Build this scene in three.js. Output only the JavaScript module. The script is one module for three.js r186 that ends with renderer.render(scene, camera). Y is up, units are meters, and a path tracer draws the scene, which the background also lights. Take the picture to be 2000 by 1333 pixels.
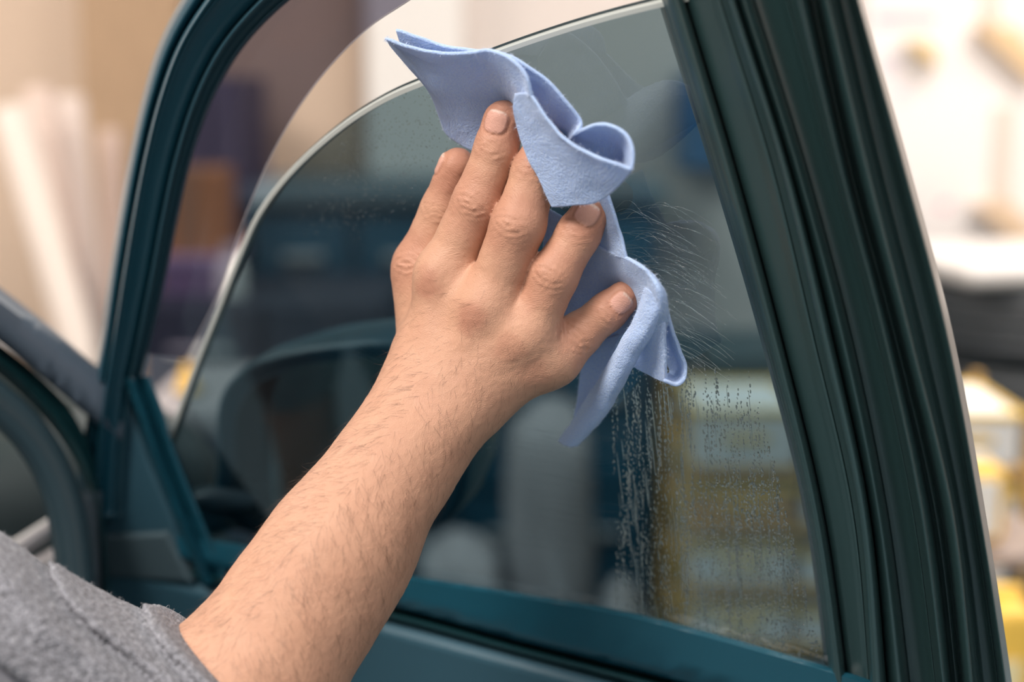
import * as THREE from 'three';
import { mergeGeometries, toCreasedNormals } from 'three/addons/utils/BufferGeometryUtils.js';
import { RoundedBoxGeometry } from 'three/addons/geometries/RoundedBoxGeometry.js';
import { ImprovedNoise } from 'three/addons/math/ImprovedNoise.js';
import { RectAreaLightUniformsLib } from 'three/addons/lights/RectAreaLightUniformsLib.js';

// ---------------------------------------------------------------- camera, exposure, lights
const V = (x, y, z) => new THREE.Vector3(x, y, z);
const scene = new THREE.Scene();
scene.background = new THREE.Color(0x000000);
const FOV = 26, PITCH = 10 * Math.PI / 180, CAM = V(0, 1.45, 0);
const camera = new THREE.PerspectiveCamera(FOV, 2000 / 1333, 0.02, 60);
camera.position.copy(CAM);
camera.rotation.set(-PITCH, 0, 0);
camera.focus = 0.748;
camera.userData.fStop = 2.9;
scene.add(camera);
const renderer = new THREE.WebGLRenderer({ antialias: true });
renderer.toneMapping = THREE.LinearToneMapping;
renderer.toneMappingExposure = 1.1;
renderer.shadowMap.enabled = true;
RectAreaLightUniformsLib.init();

// room: x -4.2..3.6, z -4.3..3.6, y 0..3.2
const ROOM = { x0: -4.2, x1: 3.6, z0: -4.3, z1: 3.6, h: 3.2 };
// ceiling lamps: [x, z, width along x, depth along z, radiance, colour]
const LAMPS = [
  [-1.3, 0.4, 1.5, 1.0, 24, [1.0, 0.93, 0.86]],
  [0.9, 1.3, 1.5, 1.0, 7, [0.96, 0.97, 1.0]],
  [-2.3, -2.7, 1.8, 0.8, 15, [1.0, 0.92, 0.84]],
  [1.6, -2.7, 1.8, 0.8, 17, [1.0, 0.93, 0.86]],
];

// ---------------------------------------------------------------- helpers
let seed = 12345;
const rnd = () => { seed = (seed + 0x6d2b79f5) | 0; let t = Math.imul(seed ^ (seed >>> 15), 1 | seed); t = (t + Math.imul(t ^ (t >>> 7), 61 | t)) ^ t; return ((t ^ (t >>> 14)) >>> 0) / 4294967296; };
const rr = (a, b) => a + (b - a) * rnd();
const lerp = (a, b, t) => a + (b - a) * t;
const clamp = (x, a = 0, b = 1) => Math.max(a, Math.min(b, x));
const sstep = (a, b, x) => { const t = clamp((x - a) / (b - a)); return t * t * (3 - 2 * t); };
const perlin = new ImprovedNoise();
const noise = (x, y, z) => perlin.noise(x, y, z);
const FPX = (1333 / 2) / Math.tan(FOV / 2 * Math.PI / 180);
const FWD = V(0, -Math.sin(PITCH), -Math.cos(PITCH)), UPV = V(0, Math.cos(PITCH), -Math.sin(PITCH)), RGT = V(1, 0, 0);
const ray = (px, py) => FWD.clone().addScaledVector(RGT, (px - 1000) / FPX).addScaledVector(UPV, (666.5 - py) / FPX);
const at = (px, py, depth) => CAM.clone().addScaledVector(ray(px, py), depth);
// the plane of the lowered window glass: turned 30 degrees from the lens, leaning in at the top
const YAW = 30 * Math.PI / 180, LEAN = 15 * Math.PI / 180;
const GN = V(-Math.sin(YAW) * Math.cos(LEAN), -Math.sin(LEAN), Math.cos(YAW) * Math.cos(LEAN));
const G0 = at(1000, 480, 0.79);
const GE1 = V(Math.cos(YAW), 0, Math.sin(YAW)), GE2 = GN.clone().cross(GE1).normalize();
function gl(px, py, off = 0) {                       // where the sight line of a pixel meets the glass plane, off metres in front of it
  const r = ray(px, py), t = (G0.clone().sub(CAM).dot(GN) + off) / r.dot(GN);
  return CAM.clone().addScaledVector(r, t);
}
const g2 = (px, py) => { const p = gl(px, py).sub(G0); return new THREE.Vector2(p.dot(GE1), p.dot(GE2)); };
const from2 = (u, v, off = 0) => G0.clone().addScaledVector(GE1, u).addScaledVector(GE2, v).addScaledVector(GN, off);

const names = {};
const numbered = (n) => { const k = names[n] = (names[n] ?? -1) + 1; return k ? n + '_' + String(k).padStart(3, '0') : n; };
function thing(name, label, category, group) {
  const o = new THREE.Group(); o.name = numbered(name); scene.add(o);
  o.userData = { label, category }; if (group) o.userData.group = group;
  return o;
}
function part(name, geo, mat, parent, label) {
  const m = new THREE.Mesh(geo, mat); m.name = name; m.castShadow = m.receiveShadow = true;
  parent.add(m); if (label) m.userData.label = label;
  return m;
}
function single(name, geo, mat, label, category, group) {
  const m = part(numbered(name), geo, mat, scene); m.userData = { label, category }; if (group) m.userData.group = group;
  return m;
}
function struct(name, geo, mat, label) { const m = part(name, geo, mat, scene); m.userData = { kind: 'structure', label, category: name.split('_')[0] }; return m; }
function seat(group) {                               // move a thing's origin to its base without moving its parts
  group.updateMatrixWorld(true);
  const b = new THREE.Box3().setFromObject(group), c = V((b.min.x + b.max.x) / 2, b.min.y, (b.min.z + b.max.z) / 2);
  group.position.copy(c); for (const k of group.children) k.position.sub(c);
  return group;
}
function gridGeo(P, closeU = false, cap = false) {   // P[row][col] of Vector3 -> smooth surface with uv in metres
  const R = P.length, C = P[0].length, pos = [], uv = [], idx = [], rows = closeU ? R + 1 : R;
  const ul = new Array(C).fill(0);
  for (let r = 0; r < rows; r++) {
    let v = 0;
    for (let c = 0; c < C; c++) {
      const p = P[r % R][c]; pos.push(p.x, p.y, p.z);
      if (r) ul[c] += p.distanceTo(P[(r - 1) % R][c]);
      if (c) v += p.distanceTo(P[r % R][c - 1]);
      uv.push(ul[Math.floor(C / 2)], v);
    }
  }
  for (let r = 0; r < rows - 1; r++) for (let c = 0; c < C - 1; c++) {
    const a = r * C + c, b = a + 1, d = a + C, e = d + 1; idx.push(a, d, b, b, d, e);
  }
  if (cap) for (const c of [0, C - 1]) {
    const ctr = V(0, 0, 0); for (let r = 0; r < R; r++) ctr.add(P[r][c]); ctr.divideScalar(R);
    const k = pos.length / 3; pos.push(ctr.x, ctr.y, ctr.z); uv.push(0, 0);
    for (let r = 0; r < R; r++) { const a = r * C + c, b = ((r + 1) % rows) * C + c; if (c) idx.push(a, k, b); else idx.push(a, b, k); }
  }
  const g = new THREE.BufferGeometry();
  g.setAttribute('position', new THREE.Float32BufferAttribute(pos, 3));
  g.setAttribute('uv', new THREE.Float32BufferAttribute(uv, 2));
  g.setIndex(idx); g.computeVertexNormals();
  if (closeU) {                                      // one normal along the seam
    const n = g.attributes.normal;
    for (let c = 0; c < C; c++) {
      const a = V().fromBufferAttribute(n, c).add(V().fromBufferAttribute(n, R * C + c)).normalize();
      n.setXYZ(c, a.x, a.y, a.z); n.setXYZ(R * C + c, a.x, a.y, a.z);
    }
  }
  return g;
}
const curve = (pts, n, t = 0.5) => new THREE.CatmullRomCurve3(pts, false, 'centripetal', t).getPoints(n);
// smooth the section of a moulding: every column becomes a closed curve
function smoothSection(L, k = 5) {
  const n = L[0].length, out = Array.from({ length: L.length * k }, () => []);
  for (let c = 0; c < n; c++) { const q = new THREE.CatmullRomCurve3(L.map((r) => r[c]), true, 'centripetal').getPoints(L.length * k); for (let i = 0; i < L.length * k; i++) out[i].push(q[i]); }
  return out;
}
const spaced = (pts, n) => new THREE.CatmullRomCurve3(pts, false, 'centripetal').getSpacedPoints(n);
// several long lines side by side, joined around the back into a solid moulding
function moulding(lines, n, sub = 0) {
  const L = lines.map((l) => curve(l, n));
  if (!sub) return gridGeo(L, true, true);
  const P = [];
  for (let k = 0; k < L.length; k++) P.push(L[k]);
  return gridGeo(P, true, true);
}
function box(w, h, d, r = 0.004, seg = 2) { return new RoundedBoxGeometry(w, h, d, seg, Math.min(r, w / 2.01, h / 2.01, d / 2.01)); }
const put = (g, x, y, z, ry = 0, rx = 0, rz = 0) => { g.rotateX(rx); g.rotateZ(rz); g.rotateY(ry); g.translate(x, y, z); return g; };
function tube(pts, r, seg = 24, rad = 10) { return new THREE.TubeGeometry(new THREE.CatmullRomCurve3(pts, false, 'centripetal'), seg, r, rad, false); }

// ---------------------------------------------------------------- signed distance meshing (sparse surface nets)
function sdfMesh(f, lo, hi, cell, B = 8) {
  const nx = Math.ceil((hi.x - lo.x) / cell / B), ny = Math.ceil((hi.y - lo.y) / cell / B), nz = Math.ceil((hi.z - lo.z) / cell / B);
  const NX = nx * B, NY = ny * B, S = B + 1, vals = new Float32Array(S * S * S), vid = new Map(), pos = [], quads = [];
  const key = (i, j, k) => ((k + 1) * (NY + 2) + j + 1) * (NX + 2) + i + 1, half = cell * B * 0.87 + cell * 2.5;
  for (let bk = 0; bk < nz; bk++) for (let bj = 0; bj < ny; bj++) for (let bi = 0; bi < nx; bi++) {
    const ox = lo.x + bi * B * cell, oy = lo.y + bj * B * cell, oz = lo.z + bk * B * cell;
    if (Math.abs(f(ox + B * cell / 2, oy + B * cell / 2, oz + B * cell / 2)) > half) continue;
    let any = 0;
    for (let k = 0, q = 0; k < S; k++) for (let j = 0; j < S; j++) for (let i = 0; i < S; i++, q++) { const d = vals[q] = f(ox + i * cell, oy + j * cell, oz + k * cell); any |= d < 0 ? 1 : 2; }
    if (any !== 3) continue;
    for (let k = 0; k < B; k++) for (let j = 0; j < B; j++) for (let i = 0; i < B; i++) {
      const q = (k * S + j) * S + i;
      let m = 0, sx = 0, sy = 0, sz = 0, cnt = 0;
      const c = [vals[q], vals[q + 1], vals[q + S], vals[q + S + 1], vals[q + S * S], vals[q + S * S + 1], vals[q + S * S + S], vals[q + S * S + S + 1]];
      for (let e = 0; e < 8; e++) if (c[e] < 0) m |= 1 << e;
      if (m === 0 || m === 255) continue;
      for (let a = 0; a < 8; a++) for (let ax = 0; ax < 3; ax++) {
        const b = a | (1 << ax); if (b === a || (c[a] < 0) === (c[b] < 0)) continue;
        const t = c[a] / (c[a] - c[b]);
        sx += (a & 1) + (ax === 0 ? t : 0); sy += ((a >> 1) & 1) + (ax === 1 ? t : 0); sz += ((a >> 2) & 1) + (ax === 2 ? t : 0); cnt++;
      }
      const I = bi * B + i, J = bj * B + j, K = bk * B + k;
      vid.set(key(I, J, K), pos.length / 3);
      pos.push(lo.x + (I + sx / cnt) * cell, lo.y + (J + sy / cnt) * cell, lo.z + (K + sz / cnt) * cell);
      const s0 = c[0] < 0;
      if (s0 !== (c[1] < 0)) quads.push([s0, key(I, J, K), key(I, J - 1, K), key(I, J - 1, K - 1), key(I, J, K - 1)]);
      if (s0 !== (c[2] < 0)) quads.push([s0, key(I, J, K), key(I, J, K - 1), key(I - 1, J, K - 1), key(I - 1, J, K)]);
      if (s0 !== (c[4] < 0)) quads.push([s0, key(I, J, K), key(I - 1, J, K), key(I - 1, J - 1, K), key(I, J - 1, K)]);
    }
  }
  const idx = [];
  for (const [s, ...k] of quads) {
    const [a, b, c, d] = k.map((x) => vid.get(x));
    if (a === undefined || b === undefined || c === undefined || d === undefined) continue;
    if (s) idx.push(a, d, c, a, c, b); else idx.push(a, b, c, a, c, d);
  }
  const g = new THREE.BufferGeometry();
  g.setAttribute('position', new THREE.Float32BufferAttribute(pos, 3));
  g.setIndex(idx); g.computeVertexNormals();
  return g;
}
// check the winding against the field
function orient(g, f) {
  const p = g.attributes.position, n = g.attributes.normal; let s = 0;
  for (let i = 0; i < p.count; i += Math.max(1, p.count >> 8)) {
    const e = 0.002, x = p.getX(i), y = p.getY(i), z = p.getZ(i);
    s += Math.sign(f(x + n.getX(i) * e, y + n.getY(i) * e, z + n.getZ(i) * e) - f(x - n.getX(i) * e, y - n.getY(i) * e, z - n.getZ(i) * e));
  }
  if (s < 0) { const ix = g.index.array; for (let i = 0; i < ix.length; i += 3) { const t = ix[i]; ix[i] = ix[i + 1]; ix[i + 1] = t; } g.computeVertexNormals(); }
  return g;
}
const smin = (a, b, k) => { const h = Math.max(k - Math.abs(a - b), 0) / k; return Math.min(a, b) - h * h * k * 0.25; };
const smax = (a, b, k) => -smin(-a, -b, k);
function cone(a, b, r0, r1) {
  const ax = a.x, ay = a.y, az = a.z, bx = b.x - a.x, by = b.y - a.y, bz = b.z - a.z, L = 1 / (bx * bx + by * by + bz * bz);
  return (x, y, z) => {
    const px = x - ax, py = y - ay, pz = z - az; let t = (px * bx + py * by + pz * bz) * L; t = t < 0 ? 0 : t > 1 ? 1 : t;
    const dx = px - bx * t, dy = py - by * t, dz = pz - bz * t;
    return Math.sqrt(dx * dx + dy * dy + dz * dz) - (r0 + (r1 - r0) * t);
  };
}
const ball = (c, rx, ry, rz) => { const m = Math.min(rx, ry, rz); return (x, y, z) => (Math.sqrt(((x - c.x) / rx) ** 2 + ((y - c.y) / ry) ** 2 + ((z - c.z) / rz) ** 2) - 1) * m; };

// ---------------------------------------------------------------- textures and materials
function dataTex(n, fn, srgb = false, rep = 1) {
  const d = new Uint8Array(n * n * 4);
  for (let y = 0; y < n; y++) for (let x = 0; x < n; x++) { const c = fn(x / n, y / n), i = (y * n + x) * 4; for (let k = 0; k < 3; k++) d[i + k] = clamp(Array.isArray(c) ? c[k] : c) * 255; d[i + 3] = 255; }
  const t = new THREE.DataTexture(d, n, n); t.wrapS = t.wrapT = THREE.RepeatWrapping; t.magFilter = THREE.LinearFilter; t.minFilter = THREE.LinearFilter;
  if (srgb) t.colorSpace = THREE.SRGBColorSpace; t.repeat.set(rep, rep); t.needsUpdate = true; return t;
}
// noise that repeats with period p
function tnoise(x, y, p, s = 0) {
  const a = x * Math.PI * 2, b = y * Math.PI * 2, r = p / 6.2832;
  return noise(Math.cos(a) * r + 7 + s, Math.sin(a) * r + Math.cos(b) * r * 0.73, Math.sin(b) * r + s * 1.7);
}
const lin = (r, g, b) => new THREE.Color().setRGB(r, g, b);
const std = (c, rough = 0.6, extra = {}) => new THREE.MeshStandardMaterial({ color: c, roughness: rough, ...extra });
const grainTex = dataTex(256, (x, y) => 0.5 + 0.3 * tnoise(x, y, 60) + 0.25 * tnoise(x, y, 130, 3), false, 20);
const M = {
  wall: std(lin(0.80, 0.71, 0.66), 0.9),
  tanWall: std(lin(0.62, 0.47, 0.36), 0.85),
  floor: std(lin(0.10, 0.17, 0.21), 0.45),
  ceiling: std(lin(0.7, 0.7, 0.68), 0.95),
  teal: std(lin(0.008, 0.057, 0.086), 0.27, { bumpMap: grainTex, bumpScale: 0.0001 }),
  tealSoft: std(lin(0.012, 0.054, 0.078), 0.55, { bumpMap: grainTex, bumpScale: 0.0002 }),
  tealPanel: std(lin(0.028, 0.080, 0.112), 0.5, { bumpMap: grainTex, bumpScale: 0.00025 }),
  rubber: new THREE.MeshPhysicalMaterial({ color: lin(0.018, 0.042, 0.043), roughness: 0.34, clearcoat: 0.7, clearcoatRoughness: 0.26 }),
  tealTrim: std(lin(0.006, 0.034, 0.040), 0.36),
  greyPaint: std(lin(0.085, 0.11, 0.145), 0.4),
  metal: std(lin(0.7, 0.68, 0.68), 0.35, { metalness: 0.6 }),
};
// ---------------------------------------------------------------- the workshop room
{
  const { x0, x1, z0, z1, h } = ROOM, w = x1 - x0, d = z1 - z0, cx = (x0 + x1) / 2, cz = (z0 + z1) / 2, t = 0.15;
  struct('floor', put(new THREE.BoxGeometry(w + 2 * t, t, d + 2 * t), cx, -t / 2, cz), M.floor, 'dark grey concrete workshop floor');
  struct('ceiling', put(new THREE.BoxGeometry(w + 2 * t, t, d + 2 * t), cx, h + t / 2, cz), M.ceiling, 'pale workshop ceiling');
  struct('wall_back', put(new THREE.BoxGeometry(w + 2 * t, h, t), cx, h / 2, z0 - t / 2), M.wall, 'cream painted wall behind the car');
  struct('wall_front', put(new THREE.BoxGeometry(w + 2 * t, h, t), cx, h / 2, z1 + t / 2), M.wall, 'cream painted workshop wall');
  struct('wall_left', put(new THREE.BoxGeometry(t, h, d), x0 - t / 2, h / 2, cz), M.wall, 'cream painted workshop wall');
  struct('wall_right', put(new THREE.BoxGeometry(t, h, d), x1 + t / 2, h / 2, cz), M.wall, 'cream painted workshop wall');
  for (const [x, z, lw, ld, I, c] of LAMPS) {
    const o = thing('ceiling_light', 'flat white ceiling light panel in a grey frame', 'light', 'ceiling light panels');
    const fr = [];
    for (const s of [-1, 1]) { fr.push(put(new THREE.BoxGeometry(lw + 0.08, 0.05, 0.04), x, h - 0.025, z + s * (ld / 2 + 0.02))); fr.push(put(new THREE.BoxGeometry(0.04, 0.05, ld), x + s * (lw / 2 + 0.02), h - 0.025, z)); }
    part('frame', mergeGeometries(fr), M.metal, o);
    const dm = std(lin(0.9, 0.9, 0.9), 0.6, { emissive: lin(...c), emissiveIntensity: 1.2 });
    part('diffuser', put(new THREE.BoxGeometry(lw, 0.02, ld), x, h - 0.02, z), dm, o);
    seat(o);
    const L = new THREE.RectAreaLight(lin(...c), I, lw, ld);
    L.position.set(x, h - 0.034, z); L.lookAt(x, 0, z); scene.add(L);
  }
}
// ---------------------------------------------------------------- things in the background
// x and y of a pixel at a given distance in front of the lens along z
const zAt = (px, py, z) => { const r = ray(px, py); return CAM.clone().addScaledVector(r, z / r.z); };
{
  // pale pilaster and beige board on the back wall
  const zb = ROOM.z0;
  const a = zAt(722, 0, zb), b = zAt(905, 0, zb);
  struct('trim_1', put(box(b.x - a.x, 3.2, 0.12, 0.01), (a.x + b.x) / 2, 1.6, zb + 0.06), std(lin(0.86, 0.82, 0.78), 0.8), 'white flat pilaster on the back wall');
  const c = zAt(-330, 0, zb), e = zAt(700, 0, zb);
  struct('trim_2', put(box(e.x - c.x, 3.0, 0.03, 0.006), (c.x + e.x) / 2, 1.5, zb + 0.015), M.tanWall, 'beige board lining on the back wall');
  // tall cardboard sheet
  const s0 = zAt(92, 0, -3.9), s1 = zAt(305, 0, -3.9);
  const grain = dataTex(128, (x, y) => { const v = 0.93 + 0.07 * tnoise(x, y, 20); return [v, v, v]; }, true, 2);
  const card = single('plywood_sheet', put(box(s1.x - s0.x, 2.5, 0.025, 0.004), (s0.x + s1.x) / 2, 1.25, -4.17, 0, -0.06), std(lin(0.50, 0.335, 0.21), 0.85, { map: grain }), 'tall tan plywood sheet standing behind the pale film rolls', 'sheet');
  // pale rolls leaning in front of it: [bottom px, py, z] -> [top px, py, z], radius
  const rollSpots = [
    [[250, 1000, -3.05], [20, 215, -3.3], 0.040, 'thick cream film roll leaning with its top end against its neighbours'],
    [[205, 1000, -3.3], [75, 175, -3.5], 0.036, 'pinkish film roll leaning between two cream rolls'],
    [[215, 1000, -3.45], [135, 190, -3.62], 0.036, 'pale film roll leaning in front of the plywood sheet'],
    [[235, 1000, -3.6], [215, 255, -3.75], 0.028, 'slim pinkish film roll standing almost upright'],
    [[120, 1100, -2.9], [-160, 300, -3.15], 0.05, 'thick white film roll leaning lowest of the group'],
    [[-190, 1100, -3.0], [-430, 300, -3.35], 0.05, 'thick white film roll leaning at the far end of the group'],
  ];
  const rollMat = [std(lin(0.8, 0.70, 0.63), 0.55), std(lin(0.72, 0.57, 0.5), 0.6), std(lin(0.80, 0.68, 0.62), 0.5), std(lin(0.66, 0.5, 0.43), 0.6), std(lin(0.82, 0.77, 0.75), 0.45), std(lin(0.82, 0.78, 0.76), 0.45)];
  rollSpots.forEach(([p, q, r, label], i) => {
    const o = thing('film_roll', label, 'roll', 'film rolls leaning by the wall');
    const top = zAt(...q); let bot = zAt(...p);
    const dir = bot.clone().sub(top); bot = top.clone().addScaledVector(dir, (top.y - r * 0.3) / (top.y - bot.y));    // carried on to the floor
    const L = top.distanceTo(bot), prof = [[r * 0.45, -L / 2], [r, -L / 2], [r, L / 2 - 0.004], [r - 0.004, L / 2], [r * 0.5, L / 2], [r * 0.45, L / 2 - 0.03], [r * 0.42, -L / 2]].map(([x, y]) => new THREE.Vector2(x, y));
    const m = part('roll', new THREE.LatheGeometry(prof, 28), rollMat[i], o);
    const core = part('core', new THREE.CylinderGeometry(r * 0.44, r * 0.44, L * 0.998, 20, 1, true), std(lin(0.35, 0.22, 0.13), 0.8, { side: THREE.DoubleSide }), o, 'brown cardboard core');
    for (const k of [m, core]) { k.position.copy(top.clone().add(bot).multiplyScalar(0.5)); k.quaternion.setFromUnitVectors(V(0, 1, 0), top.clone().sub(bot).normalize()); }
  });
  // dark cabinet with a carton and boxes, seen past the door frame
  const boxAt = (x0, x1, y0, y1, z, dp) => { const a = zAt(x0, y0, z), b = zAt(x1, y1, z); return { w: b.x - a.x, top: a.y, bot: b.y, cx: (a.x + b.x) / 2, cz: z - dp / 2, d: dp, h: a.y - b.y }; };
  const navy = std(lin(0.05, 0.06, 0.09), 0.5), navy2 = std(lin(0.065, 0.075, 0.105), 0.5);
  {
    const q = boxAt(270, 760, 585, 900, -3.1, 0.45);
    const o = thing('tool_cabinet', 'dark navy low tool cabinet carrying a carton and a purple box', 'cabinet');
    part('body', put(box(q.w, q.top, q.d, 0.01), q.cx, q.top / 2, q.cz), navy, o);
    for (let k = 0; k < 4; k++) for (const s of [-1, 1]) {
      const dr = part('drawer', put(box(q.w / 2 - 0.02, q.top / 4 - 0.02, 0.02, 0.004), q.cx + s * q.w / 4, q.top * (k + 0.5) / 4, -3.1 + 0.01), navy2, o);
      part('handle', put(box(q.w / 4, 0.014, 0.02, 0.004), q.cx + s * q.w / 4, q.top * (k + 0.5) / 4 + 0.02, -3.1 + 0.03), M.metal, dr);
    }
    seat(o);
    const top = q.top;
    const pb = boxAt(312, 428, 508, 585, -3.15, 0.3);
    const o2 = thing('storage_box', 'flat dusty purple box lying on the navy cabinet under the carton', 'box');
    part('body', put(box(pb.w, pb.h * 0.7, 0.3, 0.006), pb.cx, top + pb.h * 0.35, pb.cz), std(lin(0.3, 0.22, 0.36), 0.7), o2);
    part('lid', put(box(pb.w + 0.012, pb.h * 0.3, 0.312, 0.006), pb.cx, top + pb.h * 0.85, pb.cz), std(lin(0.42, 0.33, 0.50), 0.7), o2);
    seat(o2);
    const t2 = top + pb.h;
    const cb = boxAt(312, 425, 345, 508, -3.18, 0.22);
    const o3 = thing('carton', 'orange brown cardboard carton standing on the purple box', 'carton');
    part('body', put(box(cb.w, cb.h, 0.22, 0.004), cb.cx, t2 + cb.h / 2, cb.cz), std(lin(0.62, 0.31, 0.13), 0.85), o3);
    part('tape', put(box(0.05, cb.h + 0.002, 0.222, 0.001), cb.cx, t2 + cb.h / 2, cb.cz), std(lin(0.5, 0.3, 0.16), 0.4), o3);
    seat(o3);
    // dark hanging coat-like cover replaced by a tall dark locker behind
    const lk = boxAt(345, 492, 150, 900, -3.75, 0.4);
    const o4 = thing('locker', 'tall slate blue metal locker behind the carton', 'locker');
    part('body', put(box(lk.w, lk.top, 0.4, 0.006), lk.cx, lk.top / 2, lk.cz), std(lin(0.14, 0.13, 0.19), 0.5), o4);
    for (const s of [-1, 1]) { const dr = part('door', put(box(lk.w / 2 - 0.008, lk.top - 0.1, 0.015, 0.003), lk.cx + s * lk.w / 4, lk.top / 2 + 0.02, -3.75 + 0.006), std(lin(0.16, 0.15, 0.21), 0.5), o4); part('handle', put(box(0.014, 0.1, 0.02, 0.003), lk.cx + s * 0.02, lk.top * 0.55, -3.73), M.metal, dr); }
    seat(o4);
    // white bottle, yellow funnel and pale rag close to the door on the cabinet
    const bt = zAt(448, 535, -2.95);
    const o5 = thing('spray_bottle', 'white plastic bottle standing beyond the rounded glass edge', 'bottle');
    const prof = [[0.001, 0], [0.032, 0], [0.036, 0.006], [0.036, 0.1], [0.03, 0.125], [0.014, 0.14], [0.014, 0.155]].map(([x, y]) => new THREE.Vector2(x, y));
    const bx = zAt(450, 540, -3.14).x;
    part('bottle_body', new THREE.LatheGeometry(prof, 24).scale(0.85, 0.6, 0.85).translate(bx, top, -3.14), std(lin(0.85, 0.82, 0.8), 0.4), o5);
    part('cap', new THREE.CylinderGeometry(0.014, 0.015, 0.02, 18).translate(bx, top + 0.102, -3.14), std(lin(0.8, 0.78, 0.76), 0.4), o5);
    seat(o5);
  }
  {
    // a low bench with a yellow cone and a crumpled pale bag behind the mirror corner
    const q = boxAt(255, 460, 800, 900, -2.0, 0.35);
    const o = thing('work_stool', 'dark low work stool with a grey top beyond the mirror corner', 'stool');
    part('seat', put(box(q.w, 0.04, 0.34, 0.015), q.cx, q.top - 0.02, q.cz), std(lin(0.35, 0.32, 0.33), 0.7), o);
    for (const sx of [-1, 1]) for (const sz of [-1, 1]) part('leg', put(box(0.025, q.top - 0.04, 0.025, 0.004), q.cx + sx * (q.w / 2 - 0.02), (q.top - 0.04) / 2, q.cz + sz * 0.14), navy, o);
    seat(o);
    const c = zAt(365, 720, -2.1);
    const cone_ = thing('traffic_cone', 'small yellow plastic cone standing on the work stool', 'cone');
    part('cone', new THREE.LatheGeometry([[0.019, 0], [0.016, 0.004], [0.004, 0.040], [0.001, 0.042]].map(([x, y]) => new THREE.Vector2(x, y)), 24).translate(c.x, q.top + 0.006, -2.1), std(lin(0.85, 0.5, 0.07), 0.5), cone_);
    part('base', put(box(0.042, 0.006, 0.042, 0.002), c.x, q.top + 0.003, -2.1), std(lin(0.02, 0.05, 0.06), 0.6), cone_);
    seat(cone_);
  }
  // long dark car-cover bench seen dimly through the glass
  {
    const dk = std(lin(0.018, 0.11, 0.18), 0.5), pale = std(lin(0.42, 0.40, 0.42), 0.8);
    const q = boxAt(470, 1290, 362, 1000, -3.68, 0.5);
    const o = thing('workbench', 'long dark workbench with drawers along the back wall', 'workbench');
    part('worktop', put(box(q.w, 0.05, 0.56, 0.01), q.cx, q.top - 0.025, q.cz), std(lin(0.14, 0.2, 0.24), 0.5), o);
    part('body', put(box(q.w - 0.04, q.top - 0.05, 0.5, 0.01), q.cx, (q.top - 0.05) / 2, q.cz - 0.02), dk, o);
    const nd = 4;
    for (let i = 0; i < nd; i++) for (let k = 0; k < 3; k++) {
      const w = (q.w - 0.06) / nd, hh = (q.top - 0.12) / 3;
      const dr = part('drawer', put(box(w - 0.02, hh - 0.02, 0.02, 0.004), q.cx + (i - (nd - 1) / 2) * w, 0.05 + hh * (k + 0.5), -3.68 + 0.0), dk, o);
      part('handle', put(box(w * 0.4, 0.02, 0.025, 0.005), q.cx + (i - (nd - 1) / 2) * w, 0.05 + hh * (k + 0.7), -3.66), M.metal, dr);
    }
    seat(o);
    // pale sacks in front of it
    const sackSpots = [[975, 1180, 800, -2.9, 'tall pale grey sack standing in front of the workbench'], [800, 985, 1075, -2.75, 'low pale grey sack slumped by the workbench drawers'], [1180, 1280, 1185, -2.5, 'small pale grey sack slumped beside the yellow shelf']];
    for (const [xa, xb, yt, z, label] of sackSpots) {
      const a = zAt(xa, yt, z), b = zAt(xb, yt, z), w = b.x - a.x, hgt = a.y;
      const g = new THREE.SphereGeometry(1, 40, 30), p = g.attributes.position;
      for (let i = 0; i < p.count; i++) {
        let x = p.getX(i), y = p.getY(i), zz = p.getZ(i); const m = Math.max(Math.abs(x), Math.abs(y), Math.abs(zz)), k = 0.55 + 0.45 / m; x *= k; y *= k; zz *= k;
        const wv = 1 + 0.10 * noise(x * 2 + xa, y * 2.3, zz * 2) + 0.04 * noise(x * 7, y * 6 + xa, zz * 7);
        p.setXYZ(i, x * wv, y * (1 + 0.05 * noise(x * 3, zz * 3, xa)), zz * wv);
      }
      g.computeBoundingBox(); const bb = g.boundingBox;
      g.translate(0, -bb.min.y, 0); g.scale(w / (bb.max.x - bb.min.x), hgt / (bb.max.y - bb.min.y), 0.28 / (bb.max.z - bb.min.z)); g.computeVertexNormals();
      g.translate((a.x + b.x) / 2, 0, z - 0.14);
      single('sack', g, pale, label, 'sack', 'sacks on the workshop floor');
    }
    const rb = zAt(985, 1060, -2.62);
    const red = thing('paint_can', 'small dull red can standing among the sacks', 'can');
    part('can_body', new THREE.CylinderGeometry(0.05, 0.05, 0.3, 24).translate(rb.x, 0.15, -2.5), std(lin(0.32, 0.08, 0.06), 0.5), red);
    part('lid', new THREE.CylinderGeometry(0.052, 0.052, 0.015, 24).translate(rb.x, 0.3, -2.5), M.metal, red);
    seat(red);
  }
  // blue cabinet hung on the back wall beside the post
  {
    const q = boxAt(1342, 1470, 140, 335, ROOM.z0 + 0.28, 0.27);
    const o = thing('wall_cabinet', 'blue metal cabinet hung on the wall behind the door post', 'cabinet'), bl = std(lin(0.02, 0.13, 0.30), 0.5);
    part('body', put(box(q.w, q.h, 0.25, 0.006), q.cx, (q.top + q.bot) / 2, ROOM.z0 + 0.126), bl, o);
    for (const s of [-1, 1]) { const dr = part('door', put(box(q.w / 2 - 0.006, q.h - 0.02, 0.016, 0.003), q.cx + s * q.w / 4, (q.top + q.bot) / 2, ROOM.z0 + 0.26), bl, o); part('handle', put(box(0.012, 0.07, 0.02, 0.003), q.cx + s * 0.02, (q.top + q.bot) / 2, ROOM.z0 + 0.275), M.metal, dr); }
    seat(o);
  }
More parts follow.
